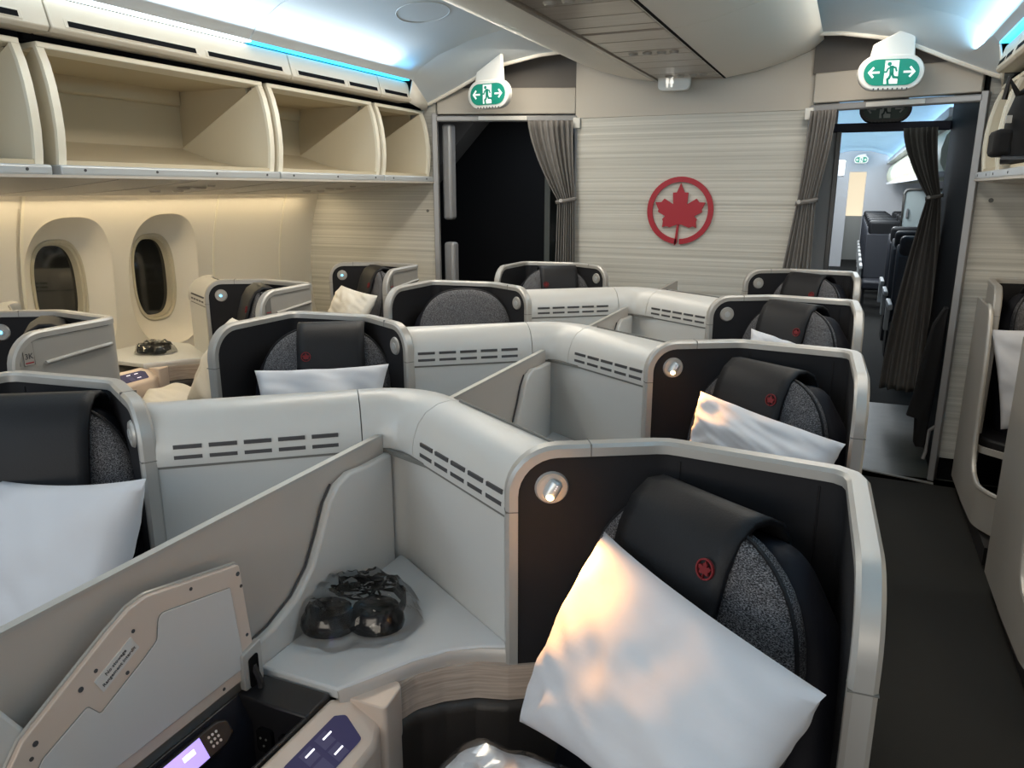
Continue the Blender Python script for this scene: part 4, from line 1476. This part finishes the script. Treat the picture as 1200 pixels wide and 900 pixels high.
        make('shelf_edge', mb, 'trim_silver', t)
        mb = MB(f).box(0.55, 1.0, -1.0, -0.2, 0.02, 0.10)
        make('foot_tray', mb, 'black_plastic', t)
        mb = MB(f).box(0.60, 0.98, -0.9, -0.2, 0.0, 0.05)
        make('plinth', mb, 'black', t)
    return t


CAPP = [(0.0, 1.022), (-0.002, 1.040), (0.002, 1.066), (0.014, 1.098), (0.034, 1.122), (0.064, 1.137), (0.095, 1.141), (0.118, 1.137), (0.126, 1.122), (0.126, 1.022)]


def console_wall(t, f, pts, vents, single=False, corner=None):
    """white wall with rounded cap, front face towards the camera; pts run from lamp end to the other end (front on the left)"""
    pth = round_poly(pts, [0.0, 0.07, 0.0] if len(pts) == 3 else 0.05, 7)
    if single:
        segs = [pth]
    p, s = resample(pth, 0.03)
    # path runs from +x to -x, so its left side faces the camera; the wall body is on the right side
    prof = [(-o, z) for o, z in CAPP]
    wprof = [(-0.004, 0.02), (-0.004, 1.018), (-0.10, 1.018), (-0.10, 0.02)]
    mb = sweep(MB(f), [tuple(q) for q in p], wprof)
    make('console_wall', mb, 'console_white', t, ang=50)
    L = s[-1]
    d_apex = (Vector(pts[1]) - Vector(pts[0])).length
    cuts = [0, d_apex - 0.085, d_apex + 0.065, L] if not single else [0, d_apex - 0.05, L]
    nn = path_normals(p)
    for a, b_ in zip(cuts[:-1], cuts[1:]):
        sub = [tuple(q) for q, d in zip(p, s) if a - 1e-6 <= d <= b_ + 1e-6]
        def at(d):
            for i in range(len(s) - 1):
                if s[i + 1] >= d:
                    return tuple(p[i].lerp(p[i + 1], (d - s[i]) / (s[i + 1] - s[i])))
            return tuple(p[-1])
        sub = [at(a + 0.0012)] + [q for q, d in zip([tuple(v) for v in p], s) if a + 0.006 < d < b_ - 0.006] + [at(b_ - 0.0012)]
        mb = sweep(MB(f), sub, prof)
        make('console_cap', mb, 'console_white', t, ang=40)
    # dark joint along the back of the cap
    def strip_at(a, b_, o0, o1, z0, z1, nm, mt):
        q, nq, = [], []
        rings = []
        N = 6
        for k in range(N + 1):
            d = a + (b_ - a) * k / N
            for i in range(len(s) - 1):
                if s[i + 1] >= d:
                    kk = (d - s[i]) / (s[i + 1] - s[i])
                    c = p[i].lerp(p[i + 1], kk)
                    n = nn[i].lerp(nn[i + 1], kk).normalized()
                    break
            rings.append([(c.x + n.x * o, c.y + n.y * o, z) for o, z in ((o0, z0), (o0, z1), (o1, z1), (o1, z0))])
        return make(nm, MB(f).loft(rings), mt, t)
    strip_at(0.03, d_apex - 0.10, -0.110, -0.114, 1.130, 1.1430, 'cap_joint', 'ink_grey')
    strip_at(0.0, L, -0.002, -0.02, 1.016, 1.025, 'cap_joint', 'ink_grey')
    for va, vb in vents:
        nsl = 5
        w = (vb - va) / nsl
        for k in range(nsl):
            for z in (1.041, 1.064):
                o = 0.004
                oz = 0.0 if z < 1.05 else -0.001
                strip_at(va + k * w, va + (k + 0.80) * w, 0.0022 + oz, -0.01, z - 0.0042, z + 0.0042, 'vent_slot', 'ink')


# ---- centre partitions between the paired seats
def partition(label, Y0, full=True, YL=None, XL=0.0, length=1.06):
    t = thing('centre_partition', label, 'partition', (0, Y0, 0), 0, 'centre partitions')
    f = lambda x, y, z: (x, y, z)
    if full:
        console_wall(t, f, [(0.424, -0.138), (0.02, 0.125), (-0.426 + XL, YL - 0.140 - Y0)], ((0.035, 0.375), (0.60, 0.96)))
    mb = MB().prism([(0.10, 1.058), (-length, 1.058), (-length, 0.40), (0.10, 0.40)], -0.012, 0.0, 'x')
    make('divider_panel', mb, 'panel_champagne', t, bevel=0.002)
    mb = MB().box(-0.0135, 0.0015, -length, 0.092, 1.054, 1.0605)
    make('divider_edge', mb, 'trim_silver', t)
    if not full:
        return t
    # S-curved side fairing that falls from the apex to the table
    E_ = [(0.10, 1.018), (0.0, 1.020), (-0.06, 1.026), (-0.105, 1.014), (-0.135, 0.985), (-0.165, 0.93), (-0.20, 0.875), (-0.25, 0.835), (-0.32, 0.810), (-0.39, 0.800), (-0.39, 0.70), (0.10, 0.70)]
    for sx in (1, -1):
        mb = MB(lambda x, y, z: (sx * (x - 0.0) + (0 if sx > 0 else -0.012), y, z)).prism(E_, 0.002, 0.022, 'x')
        make('side_fairing', mb, 'console_white', t, bevel=0.006, seg=3)
        top = E_[:10]
        mb = MB(lambda x, y, z: (sx * x + (0 if sx > 0 else -0.012), y, z)).tube([(0.003, y - 0.002, z) for y, z in top[3:]], 0.0025, 6)
        make('fairing_seal', mb, 'ink', t)
    if length < 1:
        return t
    # front fairing that rises again towards the next row ahead
    G_ = [(-0.74, 0.72), (-0.74, 0.86), (-0.77, 0.90), (-0.81, 0.975), (-0.86, 1.02), (-0.95, 1.04), (-1.05, 1.04), (-1.05, 0.72)]
    mb = MB().prism(G_, 0.002, 0.026, 'x')
    make('front_fairing', mb, 'console_white', t, bevel=0.006)
    return t


GP = 'business class seats'
RY = [1.315, 2.355, 3.46, 4.68]
LY = [1.245, 2.31, 3.41, 4.55]
LX = [0.02, 0.03, 0.015, 0.05]
seat('business_suite', 'nearest business seat at lower right, lamp lit, tall dark shell and big tilted pillow', 0, RY[0], 1, lamp='lit', drop=0.035)
seat('business_suite', 'second seat up the right side of the centre block, lamp lit on its pillow', 0, RY[1], 1, lamp='lit', drop=0.03)
seat('business_suite', 'third seat up the right side of the centre block, unlit lamp, pillow tip showing', 0, RY[2], 1, lamp='flat')
seat('business_suite', 'farthest right centre seat, just in front of the bulkhead and right doorway', 0, RY[3], 1, lamp='flat')
seat('business_suite', 'nearest left centre seat at the left frame edge, with large bluish pillow', LX[0], LY[0], -1, lamp='flat')
seat('business_suite', 'left centre seat with wide white pillow across its headrest', LX[1], LY[1], -1, lamp='flat')
seat('business_suite', 'left centre seat with bare grey oval headrest and no black flap', LX[2], LY[2], -1, lamp='flat', cover=False)
seat('business_suite', 'farthest left centre seat, in front of the curtain by the left doorway', LX[3], LY[3], -1, lamp='flat')
KX = -2.43
seat('window_suite', 'window seat at the left frame edge marked 3K on its outer panel', KX, 1.95, 1, lamp='blue', kind='window', plate='3K', angle=38)
seat('window_suite', 'window seat behind the ledge with headphones, blue lamp, plain dark number plate', KX, 3.07, 1, lamp='blue', kind='window', plate='', angle=38)
seat('window_suite', 'farthest window seat on the left, beside the striped wall panel', KX, 4.10, 1, lamp='blue', kind='window', plate='', angle=38)
AX = 2.60
seat('window_suite', 'right hand window seat beside the striped strip, pillow hanging over its front', AX, 4.60, -1, kind='window', wing_side=True)
seat('window_suite', 'nearest right hand window seat, only its grey aisle panel in frame', AX, 3.41, -1, kind='window', wing_side=True)
partition('white angled partition nearest the camera with long divider and vents', RY[0], YL=LY[0], XL=LX[0])
partition('second white angled partition, behind the nearest one', RY[1], YL=LY[1], XL=LX[1], length=0.76)
partition('third white angled partition, nearest the bulkhead', RY[2], YL=LY[2], XL=LX[2], length=0.80)
partition('low divider between the last two centre seats', 4.62, False, length=0.84)

# ---- open stowage beside the nearest seat: tray, sockets, remote, lid
st = thing('stowage_box', 'open black stowage box with raised lid beside the nearest side table', 'stowage box', (0.0, 0.95, 0.76))
f = lambda x, y, z: (x, y - 0.95, z - 0.76)
mb = MB(f)
mb.box(0.026, 0.178, 0.36, 0.93, 0.55, 0.57)
mb.box(0.026, 0.034, 0.36, 0.93, 0.55, 0.748)
mb.box(0.170, 0.178, 0.36, 0.93, 0.55, 0.745)
mb.box(0.026, 0.178, 0.36, 0.37, 0.55, 0.745)
mb.box(0.026, 0.178, 0.878, 0.945, 0.55, 0.748)
make('tray', mb, 'black_plastic', st, bevel=0.004)
mb = MB(f).prism([(0.034, 0.748), (0.06, 0.70), (0.06, 0.60), (0.034, 0.60)], 0.36, 0.878, 'y')
make('tray_liner', mb, 'leather_navy', st)
for xx in (0.090, 0.138):
    mb = MB(f).prism(round_poly([(xx - 0.016, 0.655), (xx + 0.016, 0.655), (xx + 0.016, 0.70), (xx - 0.016, 0.70)], 0.008, 4, True), 0.870, 0.880, 'y')
    so = make('socket', mb, 'black', st)
    mb = MB(f)
    for dx, dz in ((-0.006, 0.006), (0.006, 0.006), (0, -0.008)):
        mb.disc((xx + dx, 0.869, 0.678 + dz), (0, -1, 0), 0.0022, 0.001, 6)
    make('socket_pin', mb, 'ink_grey', so)
# lid: framed panel standing on its hinge
LIDO = [(0.925, 0.772), (0.905, 0.985), (0.72, 1.022), (0.69, 1.018), (0.655, 1.002), (0.515, 0.925), (0.47, 0.87), (0.44, 0.772)]
lo = round_poly(LIDO, [0.004, 0.008, 0.05, 0.02, 0.03, 0.012, 0.03, 0.01], 5, True)
LX0, LX1 = 0.028, 0.037
mb = MB(f).prism(lo, LX0, LX1, 'x')
lid = make('lid', mb, 'lid_frame', st, bevel=0.0015)
mb = MB(f).tube([(LX0, y, z + 0.001) for y, z in lo], 0.003, 5, False)
make('lid_edge', mb, 'trim_silver', lid)
LIDI = [(0.895, 0.795), (0.879, 0.955), (0.735, 0.985), (0.727, 0.945), (0.700, 0.930), (0.622, 0.892), (0.605, 0.915), (0.535, 0.885), (0.49, 0.83), (0.475, 0.795)]
li = round_poly(LIDI, [0.004, 0.004, 0.012, 0.012, 0.012, 0.006, 0.006, 0.01, 0.01, 0.004], 4, True)
mb = MB(f).prism(li, LX1 - 0.002, LX1 + 0.0022, 'x')
make('lid_inner_panel', mb, 'lid_panel', lid, bevel=0.001)
mb = MB(f).tube([(LX1 + 0.0006, y, z) for y, z in li + li[:1]], 0.0011, 4, False)
make('lid_groove', mb, 'ink_grey', lid)
for (y, z, r_) in ((0.900, 0.970, 0.004), (0.905, 0.945, 0.003), (0.908, 0.850, 0.003), (0.800, 0.993, 0.003), (0.690, 0.982, 0.003), (0.672, 0.925, 0.003), (0.625, 0.958, 0.003), (0.600, 0.945, 0.004), (0.530, 0.912, 0.004), (0.522, 0.895, 0.003), (0.845, 0.783, 0.003)):
    mb = MB(f).disc((LX1, y, z), (1, 0, 0), r_, 0.001, 10)
    make('lid_screw', mb, 'ink', lid)
cy, cz = 0.658, 0.948
d_ = Vector((0, 1, 0.50)).normalized()
v_ = Vector((0, -0.50, 1)).normalized()
mb = MB(lambda u, v, w: f(LX1 + w, cy + d_.y * u + v_.y * v, cz + d_.z * u + v_.z * v)).box(-0.036, 0.036, -0.013, 0.013, 0, 0.0012)
make('lid_label', mb, 'label_white', lid)
text_mesh('label_text', 'No stowage\nRangement interdit', 0.0082, frame3(f(LX1 + 0.0014, cy, cz), d_, v_, (1, 0, 0)), 'ink', lid, 0.0002, spacing=1.25)
# hinge block
mb = MB(f).prism(round_poly([(0.885, 0.752), (0.885, 0.822), (0.932, 0.832), (0.932, 0.752)], 0.006, 3, True), LX1 - 0.004, LX1 + 0.008, 'x')
hg = make('lid_hinge', mb, 'trim_silver', st, bevel=0.002)
mb = MB(f).prism(round_poly([(0.897, 0.752), (0.897, 0.808), (0.920, 0.813), (0.920, 0.752)], 0.006, 3, True), LX1 + 0.006, LX1 + 0.0095, 'x')
make('hinge_slot', mb, 'black', hg)
mb = MB(f).tube([(LX1 + 0.006, 0.910, 0.79), (LX1 + 0.018, 0.910, 0.765), (LX1 + 0.02, 0.910, 0.75)], 0.006, 6)
make('hinge_arm', mb, 'black_plastic', hg)
# remote control in its holster
rc = thing('remote_control', 'handset with lit violet screen lying in the black stowage box', 'remote control', (0.049, 0.733, 0.725))
rc.rotation_euler = (0, R(58), 0)
mb = MB().prism(round_poly([(-0.022, -0.10), (0.022, -0.10), (0.022, 0.075), (0.012, 0.095), (-0.012, 0.095), (-0.022, 0.075)], 0.008, 4, True), 0, 0.016)
make('body', mb, 'black_plastic', rc, bevel=0.004)
mb = MB().box(-0.018, 0.018, -0.085, 0.035, 0.0155, 0.0175)
rs_ = make('screen', mb, 'screen_violet', rc)
mb = MB().box(-0.010, -0.002, -0.005, 0.018, 0.0175, 0.018)
make('screen_item', mb, 'screen_white', rs_)
mb = MB()
for i in range(3):
    for j in range(3):
        mb.disc((-0.008 + 0.008 * i, 0.05 + 0.008 * j, 0.0155), (0, 0, 1), 0.0024, 0.0012, 8)
make('keys', mb, 'label_white', rc)

# ---- pillows, duvets
pillow('pillow', 'large white pillow tilted on the nearest seat, lit warm orange by the lamp', [(0.500, 1.03, 0.730), (0.600, 1.16, 1.040), (0.958, 0.84, 1.042), (0.872, 0.66, 0.940)], 0.15, 3.3, 'pillows', wr=0.009)
pillow('pillow', 'white pillow glowing orange at its left corner, on the second right centre seat', [(0.574, 2.07, 0.91), (0.583, 2.17, 1.040), (0.972, 1.90, 1.015), (0.93, 1.78, 0.88)], 0.13, 5.1, 'pillows')
pillow('pillow', 'tip of a white pillow on the third right centre seat', [(0.60, 3.10, 0.90), (0.605, 3.20, 1.055), (0.80, 3.22, 1.00), (0.86, 3.05, 0.80)], 0.10, 6.7, 'pillows')
pillow('pillow', 'big bluish white pillow on the nearest left centre seat', [(-0.82, 0.88, 0.60), (-0.72, 1.00, 0.985), (-0.235, 0.97, 1.075), (-0.28, 0.83, 0.66)], 0.16, 9.4, 'pillows')
pillow('pillow', 'wide white pillow under the flap of the second left centre seat', [(-0.70, 1.80, 0.80), (-0.80, 1.90, 1.03), (-0.415, 2.10, 1.045), (-0.39, 1.98, 0.80)], 0.13, 2.2, 'pillows')
pillow('pillow', 'pale pillow on the window seat behind the headphone ledge', [(-1.773, 2.52, 0.667), (-1.633, 2.7, 1.03), (-1.34, 2.56, 1.05), (-1.40, 2.36, 0.70)], 0.13, 4.9, 'pillows', 'duvet_cream')
pillow('pillow', 'cream pillow on the farthest left window seat by the striped wall', [(-1.86, 3.68, 0.85), (-1.80, 3.78, 1.05), (-1.47, 3.66, 1.02), (-1.55, 3.55, 0.80)], 0.12, 7.9, 'pillows', 'duvet_cream')
pillow('pillow', 'white pillow drooping over the front of the right hand window seat', [(1.68, 4.10, 0.50), (1.58, 4.14, 0.965), (1.95, 4.10, 1.02), (2.05, 4.05, 0.55)], 0.11, 1.7, 'pillows')
pillow('duvet', 'folded cream duvet lying on the seat behind the headphone ledge', [(-1.97, 2.38, 0.60), (-2.17, 2.66, 0.64), (-1.80, 2.84, 0.64), (-1.62, 2.40, 0.60)], 0.12, 8.8, None, 'duvet_cream', 0.02, 0.014, 'duvet')
dv = thing('wrapped_duvet', 'white duvet in clear plastic below the big pillow on the nearest seat', 'duvet', (0.53, 0.90, 0.60))
mb = MB()
rows = []
for i in range(25):
    row = []
    for j in range(25):
        u, v = -1 + i / 12, -1 + j / 12
        h = max(0, (1 - u ** 4) * (1 - v ** 4)) ** 0.5
        row.append((u * 0.14, v * 0.12, 0.12 * h + 0.012 * noise.noise(Vector((u * 3, v * 3, 1))) * h))
    rows.append(row)
mb.loft(rows, False, False)
make('duvet_roll', mb, 'pillow_white', dv, ang=80)
mb = MB().loft([[(x * 1.04, y * 1.04, z + 0.006 + 0.008 * abs(noise.noise(Vector((x * 60, y * 45, 3))))) for x, y, z in r_] for r_ in rows], False, False)
make('plastic_wrap', mb, 'clear_film', dv, ang=20)


# ---- headphones in clear bags
def headphones(label, loc, rot, s=1.0):
    t = thing('bagged_headphones', label, 'headphones', loc, rot, 'bagged headphones')
    for dx, dy, rz in ((-0.040, -0.035, 0.3), (0.042, -0.030, -0.2)):
        mb = MB(lambda x, y, z: (s * x, s * y, s * z))
        N = 20
        rings = []
        for r_, z in ((0.60, 0.004), (0.95, 0.008), (1.0, 0.018), (0.96, 0.030), (0.85, 0.036), (0.8, 0.046), (0.6, 0.052), (0.25, 0.053)):
            rings.append([(dx + 0.050 * r_ * math.cos(a), dy + 0.042 * r_ * math.sin(a), z) for a in [2 * PI * k / N for k in range(N)]])
        mb.loft(rings)
        make('ear_cup', mb, 'black_gloss', t, ang=40)
    mb = MB(lambda x, y, z: (s * x, s * y, s * z))
    pth = [(-0.075, -0.03, 0.03), (-0.082, 0.02, 0.036), (-0.06, 0.060, 0.040), (0.0, 0.078, 0.042), (0.06, 0.062, 0.040), (0.088, 0.02, 0.036), (0.080, -0.03, 0.03)]
    P2 = []
    for a, b_ in zip(pth[:-1], pth[1:]):
        for k in range(4):
            P2.append(tuple(Vector(a).lerp(Vector(b_), k / 4)))
    P2.append(pth[-1])
    rings = []
    for q in P2:
        rings.append([(q[0], q[1] - 0.006, q[2] - 0.018), (q[0], q[1] - 0.006, q[2] + 0.012), (q[0], q[1] + 0.006, q[2] + 0.012), (q[0], q[1] + 0.006, q[2] - 0.018)])
    mb.loft(rings)
    make('headband', mb, 'black_gloss', t, bevel=0.003)
    mb = MB(lambda x, y, z: (s * x, s * y, s * z))
    for k in range(5):
        a0 = k * 1.3
        mb.tube([(0.05 * math.cos(a0 + i * 0.5) * (1 - 0.04 * i), 0.028 + 0.024 * math.sin(a0 + i * 0.5), 0.045 + 0.004 * k * math.sin(i)) for i in range(9)], 0.0022, 5)
    make('cable', mb, 'black', t)
    mb = MB(lambda x, y, z: (s * x, s * y, s * z))
    rows = []
    for i in range(29):
        row = []
        for j in range(29):
            u, v = -1 + i / 14, -1 + j / 14
            rr = max(abs(u), abs(v))
            h = max(0, 1 - (u * u) ** 2) * max(0, 1 - (v * v) ** 2)
            z = 0.002 + 0.060 * h ** 0.7 + 0.016 * h ** 0.3 * noise.noise(Vector((u * 4.5, v * 4.5, 7))) + 0.014 * abs(noise.noise(Vector((u * 8, v * 6, 2)))) * (0.3 + h)
            row.append((u * 0.118 * (1 + 0.16 * noise.noise(Vector((u * 3, v * 3, 9)))) * (1 - 0.22 * v * v), v * 0.096 * (1 + 0.18 * noise.noise(Vector((v * 3, u * 2, 4)))) * (1 - 0.22 * u * u), z))
        rows.append(row)
    mb.loft(rows, False, False)
    make('plastic_bag', mb, 'clear_plastic', t, ang=12)
    return t


headphones('black headphones in a clear bag on the nearest white side table', (0.092, 1.150, 0.757), R(24), 1.12)
headphones('black headphones in a clear bag on the window ledge at left', (-2.40, 2.93, 0.757), R(10), 0.9)

# reading light beams
spot('reading_beam', (0.512, 1.165, 1.070), (0.66, 0.93, 0.90), 15, (1.0, 0.42, 0.10), 75, 0.9)
spot('reading_beam', (0.512, 2.205, 1.070), (0.62, 2.03, 0.98), 12, (1.0, 0.40, 0.09), 75, 0.9)
